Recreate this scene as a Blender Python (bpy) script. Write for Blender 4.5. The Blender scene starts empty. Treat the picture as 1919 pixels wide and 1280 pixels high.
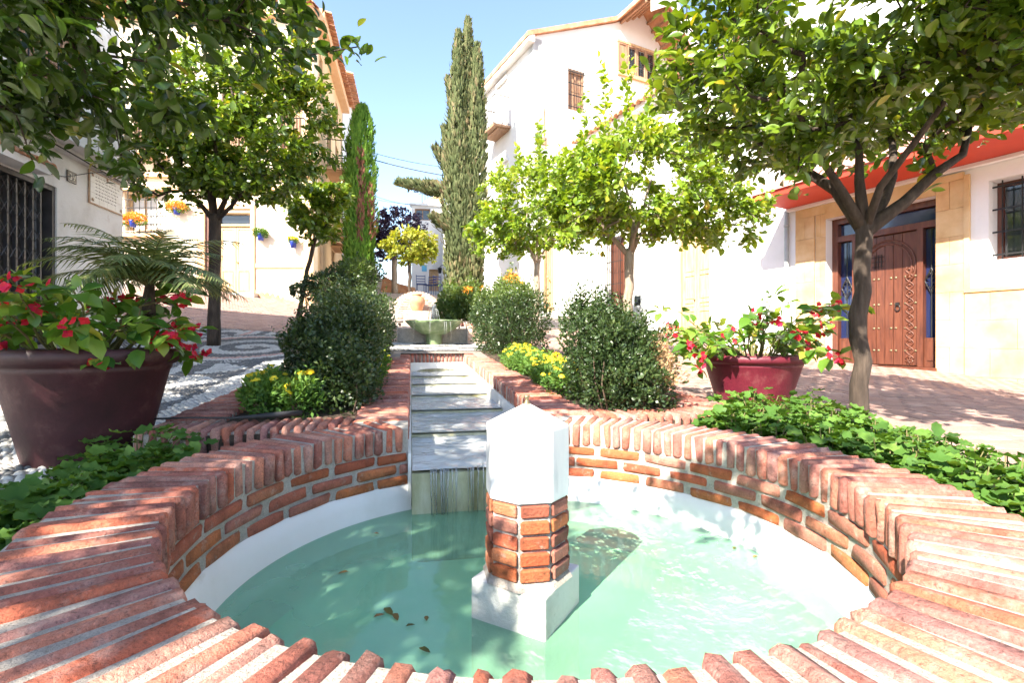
import bpy, math, random
import numpy as np
from mathutils import Vector, Matrix, noise as mnoise

random.seed(7)
rng = np.random.default_rng(7)
sc = bpy.context.scene
COL = sc.collection
R = math.radians

# ------------------------------------------------------------------ camera, sky, sun, exposure
EYE = 1.0                      # camera height (m); the fountain rim is 0.42 m below it
FPX = 930.0                    # focal length in pixels of the 1919 px wide photograph
cam_d = bpy.data.cameras.new('camera')
cam_d.sensor_width = 36.0
cam_d.lens = FPX / 1919.0 * 36.0
cam_d.clip_start = 0.02
cam_d.clip_end = 3000.0
cam = bpy.data.objects.new('camera', cam_d)
COL.objects.link(cam)
cam.location = (0, 0, EYE)
cam.rotation_euler = (R(90), 0, 0)
sc.camera = cam

SUN_AZ = R(34.0)               # the light travels this far to the right of straight ahead
SUN_EL = R(41.0)
world = bpy.data.worlds.new('World')
sc.world = world
world.use_nodes = True
wn = world.node_tree.nodes
sky = wn.new('ShaderNodeTexSky')
sky.sky_type = 'NISHITA'
sky.sun_disc = False
sky.sun_elevation = SUN_EL
sky.sun_rotation = SUN_AZ + math.pi
sky.altitude = 100
sky.air_density = 1.0
sky.dust_density = 0.5
sky.ozone_density = 0.0
wn['Background'].inputs['Strength'].default_value = 0.115
world.node_tree.links.new(sky.outputs['Color'], wn['Background'].inputs['Color'])

sun_d = bpy.data.lights.new('sun', 'SUN')
sun_d.energy = 5.0
sun_d.angle = R(0.53)
sun_d.color = (1.0, 0.92, 0.78)
sun = bpy.data.objects.new('sun', sun_d)
COL.objects.link(sun)
sun_dir = Vector((math.sin(SUN_AZ) * math.cos(SUN_EL), math.cos(SUN_AZ) * math.cos(SUN_EL), -math.sin(SUN_EL)))
sun.rotation_euler = sun_dir.to_track_quat('-Z', 'Y').to_euler()
sun.location = (-8, -12, 15)

sc.view_settings.view_transform = 'Standard'
sc.view_settings.look = 'None'
sc.view_settings.exposure = 2.0
sc.view_settings.gamma = 1.0
sc.view_settings.use_curve_mapping = False
sc.cycles.max_bounces = 6
sc.cycles.diffuse_bounces = 3
sc.cycles.glossy_bounces = 3
sc.cycles.transparent_max_bounces = 8
sc.cycles.use_adaptive_sampling = True
sc.cycles.adaptive_threshold = 0.03
sc.cycles.caustics_reflective = False
sc.cycles.caustics_refractive = False
sc.cycles.use_denoising = True

# ------------------------------------------------------------------ frames
AX = np.array([-0.2, 0.9798]); RT = np.array([0.9798, 0.2]); O2 = np.array([0.045, 1.61])
def L2(s, t):
    """fountain frame (s along the channel, t to its right) -> world x, y"""
    return O2[0] + s * AX[0] + t * RT[0], O2[1] + s * AX[1] + t * RT[1]
def L(s, t, z):
    x, y = L2(s, t)
    return Vector((x, y, z))
def ST(x, y):
    dx, dy = x - O2[0], y - O2[1]
    return dx * AX[0] + dy * AX[1], dx * RT[0] + dy * RT[1]
AXANG = math.atan2(AX[1], AX[0])          # world angle of +s
RTANG = math.atan2(RT[1], RT[0])

# ground heights (s, t, z) read off the photograph, joined by a thin-plate spline
GPTS = [(1.1, 2.43, .43), (1.7, 2.1, .45), (4.5, 2.4, .78), (9.4, 2.4, 1.22), (6.0, 6.95, .60), (4.46, 7.41, .55), (3.5, 7.66, .42),
        (6.0, -3.06, .93), (1.0, -1.9, .43), (14.8, -5.6, 2.45), (14.3, -3.2, 2.03), (6.0, -4.9, 1.0), (4.8, -5.0, .78),
        (9.0, 6.1, 1.05), (13.5, 3.0, 1.85), (20, -1, 3.05), (22, 3, 3.1), (22, -6, 3.4), (0, 1.7, .42), (0, -1.7, .40), (-3, 0, .25), (-4, 5, .15),
        (-4, -5, .2), (7, 0, .93), (10, -1, 1.35), (1, 6, .28), (16, -10, 2.9), (12, -8, 2.2), (5.5, 1.6, .84), (5.5, -1.6, .86), (3, -1.8, .60), (3, 1.8, .60),
        (28, 0, 3.2), (28, 10, 3.2), (28, -14, 3.6), (12, 12, 1.5), (2, 14, .2), (-6, 12, .1), (2, -14, .6), (-6, -12, .2)]
def _fit():
    P = np.array(GPTS)
    n = len(P)
    def U(r2):
        return np.where(r2 > 0, r2 * np.log(np.maximum(r2, 1e-12)), 0)
    d2 = ((P[:, None, :2] - P[None, :, :2]) ** 2).sum(-1)
    K = U(d2) + np.eye(n) * 2.0
    Q = np.c_[np.ones(n), P[:, :2]]
    A = np.block([[K, Q], [Q.T, np.zeros((3, 3))]])
    w = np.linalg.solve(A, np.r_[P[:, 2], 0, 0, 0])
    def f(s, t):
        s = np.asarray(s, float); t = np.asarray(t, float)
        sc_ = np.clip(s, -8, 29); tc = np.clip(t, -16, 16)
        r2 = (sc_[..., None] - P[:, 0]) ** 2 + (tc[..., None] - P[:, 1]) ** 2
        z = (U(r2) * w[:n]).sum(-1) + w[n] + w[n + 1] * sc_ + w[n + 2] * tc
        over = np.maximum(s - 24, 0)
        return z - np.minimum(over * .25, 7.0)
    return f
zg_st = _fit()
def zg(s, t):
    return float(zg_st(s, t))
def zgw(x, y):
    return zg(*ST(x, y))

# ------------------------------------------------------------------ materials
MATS = {}
def _nodes(name):
    m = bpy.data.materials.new(name)
    m.use_nodes = True
    nt = m.node_tree
    nt.nodes.clear()
    out = nt.nodes.new('ShaderNodeOutputMaterial')
    return m, nt, out
def _ramp(nt, cols, pos=None):
    r = nt.nodes.new('ShaderNodeValToRGB')
    el = r.color_ramp.elements
    n = len(cols)
    pos = pos or [i / max(n - 1, 1) for i in range(n)]
    while len(el) < n:
        el.new(0.5)
    for e, c, p in zip(el, cols, pos):
        e.position = p; e.color = (*c, 1)
    return r
def _noise(nt, scale, detail=4, rough=.6, coord=None, stretch=None):
    n = nt.nodes.new('ShaderNodeTexNoise')
    n.inputs['Scale'].default_value = scale
    n.inputs['Detail'].default_value = detail
    n.inputs['Roughness'].default_value = rough
    if coord is None:
        coord = nt.nodes.new('ShaderNodeNewGeometry').outputs['Position']
    if stretch:
        mp = nt.nodes.new('ShaderNodeMapping')
        mp.inputs['Scale'].default_value = stretch
        nt.links.new(coord, mp.inputs['Vector']); coord = mp.outputs['Vector']
    nt.links.new(coord, n.inputs['Vector'])
    return n
def _mix(nt, fac, a, b, mode='MIX'):
    m = nt.nodes.new('ShaderNodeMix'); m.data_type = 'RGBA'; m.blend_type = mode
    for sock, v in ((m.inputs[0], fac), (m.inputs[6], a), (m.inputs[7], b)):
        if hasattr(v, 'links') or isinstance(v, bpy.types.NodeSocket):
            nt.links.new(v, sock)
        elif isinstance(v, (int, float)):
            sock.default_value = v
        else:
            sock.default_value = (*v, 1)
    return m.outputs[2]
def _bump(nt, height, strength, dist=.01):
    b = nt.nodes.new('ShaderNodeBump')
    b.inputs['Strength'].default_value = strength
    b.inputs['Distance'].default_value = dist
    nt.links.new(height, b.inputs['Height'])
    return b.outputs['Normal']
def mat(name, cols, rough=.7, scale=6.0, detail=5, bump=.3, bscale=40.0, bdist=.01, rand=None, stain=None, spec=.5, metal=0.0,
        stretch=None, coat=0.0, lo=.3, hi=.7, speck=None):
    """cols: list of colours spread by noise; rand: list of colours picked per object; stain: (colour, scale, lo, hi)"""
    if name in MATS:
        return MATS[name]
    m, nt, out = _nodes(name)
    b = nt.nodes.new('ShaderNodeBsdfPrincipled')
    n = _noise(nt, scale, detail, stretch=stretch)
    k = len(cols)
    rp = _ramp(nt, cols, [lo + (hi - lo) * i / max(k - 1, 1) for i in range(k)])
    nt.links.new(n.outputs['Fac'], rp.inputs['Fac'])
    col = rp.outputs['Color']
    if rand:
        oi = nt.nodes.new('ShaderNodeObjectInfo')
        rr = _ramp(nt, rand)
        rr.color_ramp.interpolation = 'LINEAR'
        nt.links.new(oi.outputs['Random'], rr.inputs['Fac'])
        col = _mix(nt, 1.0, col, rr.outputs['Color'], 'MULTIPLY')
    if stain:
        sn = _noise(nt, stain[1], 6, .65)
        mr = nt.nodes.new('ShaderNodeMapRange')
        mr.inputs['From Min'].default_value = stain[2]; mr.inputs['From Max'].default_value = stain[3]
        nt.links.new(sn.outputs['Fac'], mr.inputs['Value'])
        col = _mix(nt, mr.outputs['Result'], col, stain[0])
    if speck:                              # fine pits and grains: (scale, dark factor, light factor)
        sp = _noise(nt, speck[0], 3, .8)
        sr = _ramp(nt, [(speck[1],) * 3, (1, 1, 1), (1, 1, 1), (speck[2],) * 3], [.34, .46, .56, .68])
        nt.links.new(sp.outputs['Fac'], sr.inputs['Fac'])
        col = _mix(nt, 1.0, col, sr.outputs['Color'], 'MULTIPLY')
    nt.links.new(col, b.inputs['Base Color'])
    b.inputs['Roughness'].default_value = rough
    b.inputs['Specular IOR Level'].default_value = spec
    b.inputs['Metallic'].default_value = metal
    b.inputs['Coat Weight'].default_value = coat
    if bump:
        bn = _noise(nt, bscale, 6, .7, stretch=stretch)
        nt.links.new(_bump(nt, bn.outputs['Fac'], bump, bdist), b.inputs['Normal'])
    nt.links.new(b.outputs['BSDF'], out.inputs['Surface'])
    MATS[name] = m
    return m
def leafmat(name, cols, trans=.35, rough=.38, spec=.5, tcol=None):
    """leaf: colour picked by the per-leaf 'tint' attribute, light passes through"""
    if name in MATS:
        return MATS[name]
    m, nt, out = _nodes(name)
    at = nt.nodes.new('ShaderNodeAttribute'); at.attribute_name = 'tint'
    rp = _ramp(nt, cols)
    nt.links.new(at.outputs['Fac'], rp.inputs['Fac'])
    b = nt.nodes.new('ShaderNodeBsdfPrincipled')
    b.inputs['Roughness'].default_value = rough
    b.inputs['Specular IOR Level'].default_value = spec
    nt.links.new(rp.outputs['Color'], b.inputs['Base Color'])
    tr = nt.nodes.new('ShaderNodeBsdfTranslucent')
    tc = _mix(nt, 1.0, rp.outputs['Color'], tcol or (1.9, 1.7, .6), 'MULTIPLY')
    nt.links.new(tc, tr.inputs['Color'])
    mx = nt.nodes.new('ShaderNodeMixShader')
    mx.inputs[0].default_value = trans
    nt.links.new(b.outputs['BSDF'], mx.inputs[1]); nt.links.new(tr.outputs['BSDF'], mx.inputs[2])
    nt.links.new(mx.outputs['Shader'], out.inputs['Surface'])
    MATS[name] = m
    return m
def glassmat(name, col=(.02, .025, .03), rough=.06):
    if name in MATS:
        return MATS[name]
    m, nt, out = _nodes(name)
    b = nt.nodes.new('ShaderNodeBsdfPrincipled')
    b.inputs['Base Color'].default_value = (*col, 1)
    b.inputs['Roughness'].default_value = rough
    b.inputs['Specular IOR Level'].default_value = .8
    n = _noise(nt, 3.0, 2)
    nt.links.new(_bump(nt, n.outputs['Fac'], .05, .02), b.inputs['Normal'])
    nt.links.new(b.outputs['BSDF'], out.inputs['Surface'])
    MATS[name] = m
    return m
def watermat(name, tint, body, milky, bscale, bstr, rough=.03):
    """thin water surface: Fresnel reflection over a tinted, slightly milky body"""
    if name in MATS:
        return MATS[name]
    m, nt, out = _nodes(name)
    tr = nt.nodes.new('ShaderNodeBsdfTransparent'); tr.inputs['Color'].default_value = (*tint, 1)
    df = nt.nodes.new('ShaderNodeBsdfDiffuse'); df.inputs['Color'].default_value = (*body, 1)
    n2 = _noise(nt, 1.6, 3)
    mr = nt.nodes.new('ShaderNodeMapRange')
    mr.inputs['From Min'].default_value = .3; mr.inputs['From Max'].default_value = .7
    mr.inputs['To Min'].default_value = milky * .7; mr.inputs['To Max'].default_value = min(1, milky * 1.3)
    nt.links.new(n2.outputs['Fac'], mr.inputs['Value'])
    m1 = nt.nodes.new('ShaderNodeMixShader')
    nt.links.new(mr.outputs['Result'], m1.inputs[0])
    nt.links.new(tr.outputs['BSDF'], m1.inputs[1]); nt.links.new(df.outputs['BSDF'], m1.inputs[2])
    gl = nt.nodes.new('ShaderNodeBsdfGlossy'); gl.inputs['Roughness'].default_value = rough
    n = _noise(nt, bscale, 3, .55, stretch=(1, 1, 1))
    nrm = _bump(nt, n.outputs['Fac'], bstr, .01)
    nt.links.new(nrm, gl.inputs['Normal'])
    fr = nt.nodes.new('ShaderNodeFresnel'); fr.inputs['IOR'].default_value = 1.33
    nt.links.new(nrm, fr.inputs['Normal'])
    m2 = nt.nodes.new('ShaderNodeMixShader')
    nt.links.new(fr.outputs['Fac'], m2.inputs[0])
    nt.links.new(m1.outputs['Shader'], m2.inputs[1]); nt.links.new(gl.outputs['BSDF'], m2.inputs[2])
    nt.links.new(m2.outputs['Shader'], out.inputs['Surface'])
    MATS[name] = m
    return m

M_brick = mat('fired_brick', [(.62, .58, .55), (1, 1, 1), (1.25, 1.2, 1.1)], .9, 16, 7, 1.0, 90, .008, speck=(170, .55, 1.35),
              rand=[(.42, .11, .035), (.28, .075, .035), (.46, .15, .05), (.36, .14, .10), (.42, .085, .03), (.27, .09, .06), (.45, .19, .14)],
              stain=((.46, .34, .28), 22, .58, .80))
M_coping = mat('weathered_brick', [(.60, .56, .55), (1, 1, 1), (1.25, 1.2, 1.15)], .9, 14, 7, 1.0, 80, .010, speck=(150, .5, 1.4),
               rand=[(.46, .15, .09), (.28, .095, .075), (.54, .20, .125), (.38, .15, .125), (.48, .125, .065), (.34, .15, .135), (.50, .24, .18), (.25, .09, .07)],
               stain=((.50, .34, .29), 18, .50, .85))
M_mortar = mat('lime_mortar', [(.36, .32, .28), (.47, .42, .37), (.56, .51, .45)], .95, 22, 7, 1.0, 140, .010, speck=(210, .55, 1.3))
M_plaster = mat('pool_plaster', [(.70, .68, .62), (.80, .78, .74), (.84, .83, .80)], .7, 2.2, 6, .15, 30, .004,
                stain=((.42, .36, .24), 3.1, .62, .86))
M_poolfloor = mat('pool_floor', [(.52, .84, .60), (.66, .90, .70), (.82, .90, .74)], .8, 2.2, 5, .1, 20, .004)
M_algae = mat('wet_algae_stone', [(.20, .18, .08), (.46, .44, .28), (.66, .65, .54)], .45, 7, 6, .5, 60, .006, stretch=(1, 1, .35))
M_marble = mat('white_marble', [(.46, .46, .47), (.74, .73, .72), (.80, .79, .77), (.82, .81, .79)], .36, 3.4, 8, .12, 40, .003, stretch=(2.2, 2.2, .55), stain=((.60, .55, .46), 7, .62, .85))
M_white = mat('whitewash', [(.74, .73, .71), (.80, .79, .78), (.83, .82, .81)], .9, 1.3, 6, .35, 9, .02,
              stain=((.62, .58, .54), 2.0, .66, .9))
M_whiteold = mat('aged_whitewash', [(.60, .57, .53), (.76, .74, .72), (.80, .79, .78)], .9, 1.8, 7, .4, 10, .02,
                 stain=((.46, .36, .30), 3.2, .62, .84))
M_ochre = mat('ochre_render', [(.64, .42, .22), (.71, .49, .28), (.75, .55, .34)], .9, 1.0, 6, .25, 20, .01)
M_cream = mat('cream_render', [(.74, .60, .42), (.80, .68, .52), (.82, .72, .58)], .9, 1.2, 6, .25, 20, .01)
M_peach = mat('peach_trim', [(.68, .40, .22), (.74, .48, .28)], .85, 3, 5, .2, 25, .008)
M_stone = mat('honey_sandstone', [(.50, .30, .13), (.62, .41, .21), (.69, .51, .31)], .75, 2.4, 6, .12, 60, .004,
              rand=[(.92, .92, .92), (1.05, 1.0, .95), (.98, 1.02, 1.0), (1, .95, .9)])
M_red = mat('red_paint', [(.44, .032, .014), (.52, .05, .02)], .6, 2, 4, .06, 20, .004)
M_wood = mat('oiled_door_wood', [(.06, .017, .009), (.11, .032, .016), (.15, .048, .024)], .5, 5, 6, .35, 30, .004, stretch=(6, 6, .6), coat=.15)
M_oldwood = mat('faded_shutter_wood', [(.20, .10, .06), (.34, .20, .12), (.42, .27, .18)], .8, 5, 6, .4, 40, .004, stretch=(6, 6, .6))
M_palewood = mat('pale_door_wood', [(.46, .28, .13), (.58, .38, .20), (.64, .46, .27)], .7, 4, 6, .3, 40, .004, stretch=(5, 5, .6))
M_palebrick = mat('pale_brick', [(.7, .68, .66), (1, 1, 1), (1.2, 1.15, 1.1)], .9, 14, 6, .7, 80, .006,  # brick in a paler tone than the basin's, with pale blotches
                  rand=[(.56, .36, .27), (.50, .30, .22), (.60, .42, .33), (.54, .38, .30)], stain=((.64, .56, .49), 14, .45, .75))
M_iron = mat('black_iron', [(.015, .015, .017), (.03, .028, .027)], .5, 8, 4, .2, 60, .003, metal=.4)
M_steel = mat('grey_gate_metal', [(.07, .065, .065), (.12, .11, .11)], .5, 5, 4, .1, 40, .003, metal=.5)
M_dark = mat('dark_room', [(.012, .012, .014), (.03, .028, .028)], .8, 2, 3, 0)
M_glass = glassmat('window_glass')
M_blueglass = glassmat('blue_door_glass', (.012, .02, .07))
M_curtain = mat('lace_curtain', [(.62, .62, .60), (.78, .78, .76)], .9, 20, 4, .2, 20, .01, stretch=(8, 8, .3))
M_tile = mat('roof_tile_clay', [(.36, .15, .08), (.50, .26, .15), (.58, .38, .25)], .9, 4, 6, .5, 40, .008,
             rand=[(.85, .8, .8), (1.05, 1, 1), (1, .92, .85), (1.1, 1.08, 1.05)])
M_pot_dark = mat('plum_pot', [(.024, .005, .007), (.040, .008, .012), (.062, .016, .020)], .55, 5, 7, .3, 40, .006, stain=((.12, .07, .06), 5, .56, .84), speck=(90, .8, 1.25))
M_pot_red = mat('maroon_pot', [(.085, .006, .017), (.12, .009, .023), (.15, .015, .03)], .5, 5, 7, .3, 40, .006, stain=((.22, .09, .09), 5, .56, .86), speck=(90, .8, 1.25))
M_soil = mat('bed_soil', [(.045, .03, .02), (.09, .06, .04), (.14, .10, .07)], 1, 20, 7, 1, 60, .03)
M_bark = mat('citrus_bark', [(.028, .019, .014), (.055, .038, .028), (.10, .072, .054)], .9, 9, 7, .8, 50, .012, stretch=(3, 3, .6))
M_palebark = mat('pale_bark', [(.20, .15, .11), (.30, .24, .18), (.38, .31, .25)], .9, 9, 7, .8, 50, .012, stretch=(3, 3, .6))
M_stem = mat('green_stem', [(.10, .12, .03), (.16, .12, .05)], .7, 9, 3, .1)
M_twig = mat('brown_twig', [(.07, .045, .03), (.13, .09, .06)], .9, 12, 3, .2)
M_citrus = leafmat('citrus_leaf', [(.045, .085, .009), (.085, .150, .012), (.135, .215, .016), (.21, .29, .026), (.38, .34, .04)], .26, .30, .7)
M_citrus2 = leafmat('sunlit_tone_citrus_leaf', [(.07, .13, .014), (.13, .22, .020), (.20, .30, .028), (.29, .38, .05), (.42, .38, .05)], .34, .32, .6)  # citrus leaf lightened: sunlight on the right-hand crowns is put into the colour
M_citrusd = leafmat('shade_tone_citrus_leaf', [(.022, .05, .008), (.04, .085, .010), (.065, .13, .013), (.11, .18, .02), (.30, .28, .04)], .22, .30, .6)  # citrus leaf darkened: shade under the near crown is put into the colour
M_box = leafmat('box_leaf', [(.016, .032, .012), (.03, .058, .018), (.05, .085, .026), (.09, .12, .04)], .25, .35, .5)
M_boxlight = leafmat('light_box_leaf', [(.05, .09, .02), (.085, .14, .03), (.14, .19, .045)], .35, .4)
M_drybox = leafmat('dry_box_leaf', [(.38, .24, .12), (.50, .34, .18), (.42, .30, .2)], .3, .7, .2, (1.2, 1, .8))
M_cyp = leafmat('cypress_spray', [(.055, .075, .03), (.10, .125, .05), (.15, .165, .075), (.24, .18, .10)], .2, .8, .2, (1.3, 1.2, .8))
M_cypgreen = leafmat('green_cypress_spray', [(.05, .13, .015), (.10, .21, .025), (.15, .28, .035), (.18, .26, .05)], .25, .8, .2, (1.3, 1.2, .8))
M_cypbrown = leafmat('brown_cypress_spray', [(.16, .07, .05), (.24, .11, .07), (.30, .16, .10)], .15, .9, .1, (1.1, 1, .9))
M_plum = leafmat('purple_plum_leaf', [(.025, .018, .045), (.045, .03, .075), (.09, .04, .06)], .2, .5, .5, (1.3, 1.0, 1.2))
M_yellow = leafmat('yellow_tree_leaf', [(.12, .18, .02), (.24, .28, .03), (.36, .36, .045), (.34, .26, .05)], .4, .5, .4, (1.5, 1.4, .6))
M_geran = leafmat('geranium_leaf', [(.04, .095, .02), (.07, .155, .028), (.115, .22, .04), (.18, .29, .06)], .3, .55, .3)
M_beg = leafmat('begonia_leaf', [(.04, .12, .02), (.09, .20, .028), (.17, .28, .04), (.34, .34, .06)], .38, .32, .55)
M_redfl = leafmat('red_petal', [(.55, .012, .02), (.68, .03, .05), (.62, .02, .09)], .3, .5, .3, (1.2, 1, 1))
M_yelfl = leafmat('yellow_petal', [(.72, .46, .01), (.80, .60, .02), (.82, .66, .05)], .25, .6, .3, (1.1, 1, .8))
M_orafl = leafmat('orange_petal', [(.75, .22, .02), (.8, .36, .04), (.78, .5, .1)], .25, .6, .3, (1.1, 1, .8))
M_palm = leafmat('palm_leaflet', [(.08, .12, .045), (.15, .20, .07), (.22, .25, .09), (.40, .30, .11)], .25, .45, .4)
M_fruit = mat('green_citrus_fruit', [(.16, .22, .02), (.26, .30, .03)], .4, 6, 3, .2, 120, .002)
M_fruity = mat('yellow_citrus_fruit', [(.5, .36, .03), (.62, .44, .05)], .4, 6, 3, .2, 120, .002)
M_white_peb = mat('white_pebble', [(.34, .32, .30), (.48, .46, .43), (.58, .56, .53)], .6, 14, 4, .1, 60)
M_dark_peb = mat('dark_pebble', [(.07, .07, .072), (.12, .12, .12), (.18, .175, .17)], .6, 14, 4, .1, 60)
M_pink_peb = mat('pink_pebble', [(.46, .26, .22), (.58, .38, .32)], .6, 14, 4, .1, 60)
M_grout = mat('pebble_mortar', [(.20, .19, .18), (.28, .26, .25), (.34, .32, .30)], .95, 12, 6, .6, 90, .006)
M_paver = mat('pink_paver', [(.82, .82, .82), (1, 1, 1), (1.12, 1.1, 1.08)], .85, 5, 6, .4, 60, .005,
              rand=[(.27, .16, .135), (.33, .205, .17), (.24, .15, .13), (.37, .25, .21)], speck=(120, .7, 1.2), stain=((.20, .14, .12), 1.5, .52, .85))
M_paver2 = mat('pink_paver_field', [(.25, .155, .13), (.32, .20, .165), (.38, .25, .21)], .85, 5, 6, .4, 60, .005, stain=((.30, .22, .19), 1.5, .55, .85))
M_ground = mat('street_bedding', [(.22, .18, .16), (.30, .25, .22)], .95, 4, 6, .4, 30, .01)
M_terra = mat('terracotta_jar', [(.40, .18, .09), (.52, .26, .14), (.58, .34, .2)], .8, 5, 5, .2, 40, .004)
M_bowl = mat('green_mossy_bowl', [(.10, .16, .07), (.20, .28, .14), (.34, .40, .26)], .35, 9, 6, .3, 50, .006, stretch=(1, 1, .3))
M_bluepot = mat('cobalt_pot', [(.015, .04, .30), (.03, .07, .42)], .3, 6, 3, .05)
M_tilew = mat('glazed_white_tile', [(.66, .62, .56), (.76, .73, .69)], .35, 8, 4, .05)
M_ink = mat('brown_glaze_paint', [(.10, .06, .05), (.16, .11, .10)], .5, 10, 3, 0)
M_orn = mat('ochre_glaze_paint', [(.40, .22, .12), (.5, .34, .22)], .5, 14, 3, 0)
M_browntile = mat('brown_glazed_tile', [(.10, .075, .05), (.15, .11, .08)], .4, 8, 3, .05)
M_cream_ink = mat('cream_glaze', [(.62, .56, .46), (.7, .64, .55)], .4, 8, 3, 0)
M_cable = mat('black_cable', [(.02, .02, .022), (.035, .035, .04)], .7, 5, 2, 0)
M_box_grey = mat('grey_metal_cabinet', [(.30, .32, .31), (.42, .44, .43)], .5, 4, 4, .05)
M_bluechair = mat('blue_painted_metal', [(.03, .06, .22), (.05, .09, .3)], .5, 4, 3, .05)
M_brass = mat('weathered_bronze', [(.20, .16, .09), (.32, .27, .17)], .4, 30, 3, .1, metal=.7)
M_base_plaster = mat('rough_white_plaster', [(.60, .58, .54), (.74, .73, .70), (.80, .79, .77)], .9, 6, 7, .8, 50, .008, stain=((.40, .36, .28), 9, .64, .84))
# ------------------------------------------------------------------ helpers
def link(o, parent=None):
    COL.objects.link(o)
    if parent is not None:
        o.parent = parent
        o.matrix_parent_inverse = parent.matrix_world.inverted() if False else Matrix.Translation(-Vector(parent.location))
    return o
def tag(o, label=None, cat=None, group=None, kind=None):
    if label: o['label'] = label
    if cat: o['category'] = cat
    if group: o['group'] = group
    if kind: o['kind'] = kind
    return o
def thing(name, loc, label, cat, group=None):
    """Empty at the thing's base (unrotated): its parts keep world coordinates"""
    o = bpy.data.objects.new(name, None)
    o.empty_display_size = .1
    COL.objects.link(o)
    o.location = loc
    return tag(o, label, cat, group)
class MB:
    def __init__(s):
        s.v = []; s.f = []; s.m = []
    def add(s, vs, fs, mi=0):
        o = len(s.v)
        s.v.extend([tuple(p) for p in vs])
        s.f.extend([tuple(i + o for i in f) for f in fs])
        s.m.extend([mi] * len(fs))
        return s
    def hexa(s, p, mi=0):      # 8 corners: bottom 0-3, top 4-7
        return s.add(p, [(0, 3, 2, 1), (4, 5, 6, 7), (0, 1, 5, 4), (1, 2, 6, 5), (2, 3, 7, 6), (3, 0, 4, 7)], mi)
    def box(s, c, d, ang=0.0, mi=0):
        ca, sa = math.cos(ang), math.sin(ang)
        ps = []
        for dz in (-.5, .5):
            for dx, dy in ((-.5, -.5), (.5, -.5), (.5, .5), (-.5, .5)):
                x, y = dx * d[0], dy * d[1]
                ps.append((c[0] + ca * x - sa * y, c[1] + sa * x + ca * y, c[2] + dz * d[2]))
        return s.hexa(ps, mi)
    def fbox(s, F, u0, u1, v0, v1, w0, w1, mi=0):     # box in a wall frame
        return s.hexa([F(u0, v0, w0), F(u1, v0, w0), F(u1, v0, w1), F(u0, v0, w1), F(u0, v1, w0), F(u1, v1, w0), F(u1, v1, w1), F(u0, v1, w1)], mi)
    def tube(s, pts, rad, n=6, mi=0, cap=True):
        pts = [Vector(p) for p in pts]
        if not hasattr(rad, '__len__'): rad = [rad] * len(pts)
        rings = []
        up = Vector((0, 0, 1))
        prev = None
        for i, p in enumerate(pts):
            d = (pts[min(i + 1, len(pts) - 1)] - pts[max(i - 1, 0)])
            if d.length < 1e-9: d = Vector((0, 0, 1))
            d.normalize()
            if prev is None:
                a = d.cross(up if abs(d.z) < .9 else Vector((1, 0, 0))).normalized()
            else:
                a = (prev - d * prev.dot(d))
                a = a.normalized() if a.length > 1e-6 else d.orthogonal().normalized()
            prev = a
            b = d.cross(a)
            rings.append([p + (a * math.cos(2 * math.pi * k / n) + b * math.sin(2 * math.pi * k / n)) * rad[i] for k in range(n)])
        vs = [q for r_ in rings for q in r_]
        fs = []
        for i in range(len(pts) - 1):
            for k in range(n):
                k2 = (k + 1) % n
                fs.append((i * n + k, i * n + k2, (i + 1) * n + k2, (i + 1) * n + k))
        if cap:
            fs.append(tuple(range(n - 1, -1, -1)))
            fs.append(tuple((len(pts) - 1) * n + k for k in range(n)))
        return s.add(vs, fs, mi)
    def lathe(s, c, prof, n=32, mi=0, a0=0.0, a1=2 * math.pi, mod=None):
        full = abs(a1 - a0 - 2 * math.pi) < 1e-6
        k = n if full else n + 1
        vs = []
        for (r, z) in prof:
            for i in range(k):
                a = a0 + (a1 - a0) * i / n
                rr = r * (mod(a, r, z) if mod else 1)
                vs.append((c[0] + rr * math.cos(a), c[1] + rr * math.sin(a), c[2] + z))
        fs = []
        for j in range(len(prof) - 1):
            for i in range(n):
                i2 = (i + 1) % k
                fs.append((j * k + i, j * k + i2, (j + 1) * k + i2, (j + 1) * k + i))
        return s.add(vs, fs, mi)
    def build(s, name, mats, parent=None, smooth=False):
        if not isinstance(mats, (list, tuple)): mats = [mats]
        me = bpy.data.meshes.new(name)
        me.from_pydata(s.v, [], s.f)
        for m_ in mats: me.materials.append(m_)
        if len(mats) > 1:
            me.polygons.foreach_set('material_index', s.m)
        if smooth:
            me.polygons.foreach_set('use_smooth', [True] * len(me.polygons))
        me.update()
        return link(bpy.data.objects.new(name, me), parent)
def np_mesh(name, V, T, mats, parent=None, tint=None, smooth=True, mi=None):
    """big triangle mesh from arrays"""
    V = np.ascontiguousarray(V, np.float32); T = np.ascontiguousarray(T, np.int32)
    me = bpy.data.meshes.new(name)
    me.vertices.add(len(V)); me.vertices.foreach_set('co', V.ravel())
    me.loops.add(T.size); me.loops.foreach_set('vertex_index', T.ravel())
    me.polygons.add(len(T))
    me.polygons.foreach_set('loop_start', np.arange(0, T.size, 3, dtype=np.int32))
    if not isinstance(mats, (list, tuple)): mats = [mats]
    for m_ in mats: me.materials.append(m_)
    if mi is not None: me.polygons.foreach_set('material_index', np.ascontiguousarray(mi, np.int32))
    if smooth: me.polygons.foreach_set('use_smooth', np.ones(len(T), bool))
    if tint is not None:
        a = me.attributes.new('tint', 'FLOAT', 'POINT')
        a.data.foreach_set('value', np.ascontiguousarray(tint, np.float32))
    me.update(calc_edges=True)
    me.validate()
    return link(bpy.data.objects.new(name, me), parent)

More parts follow.
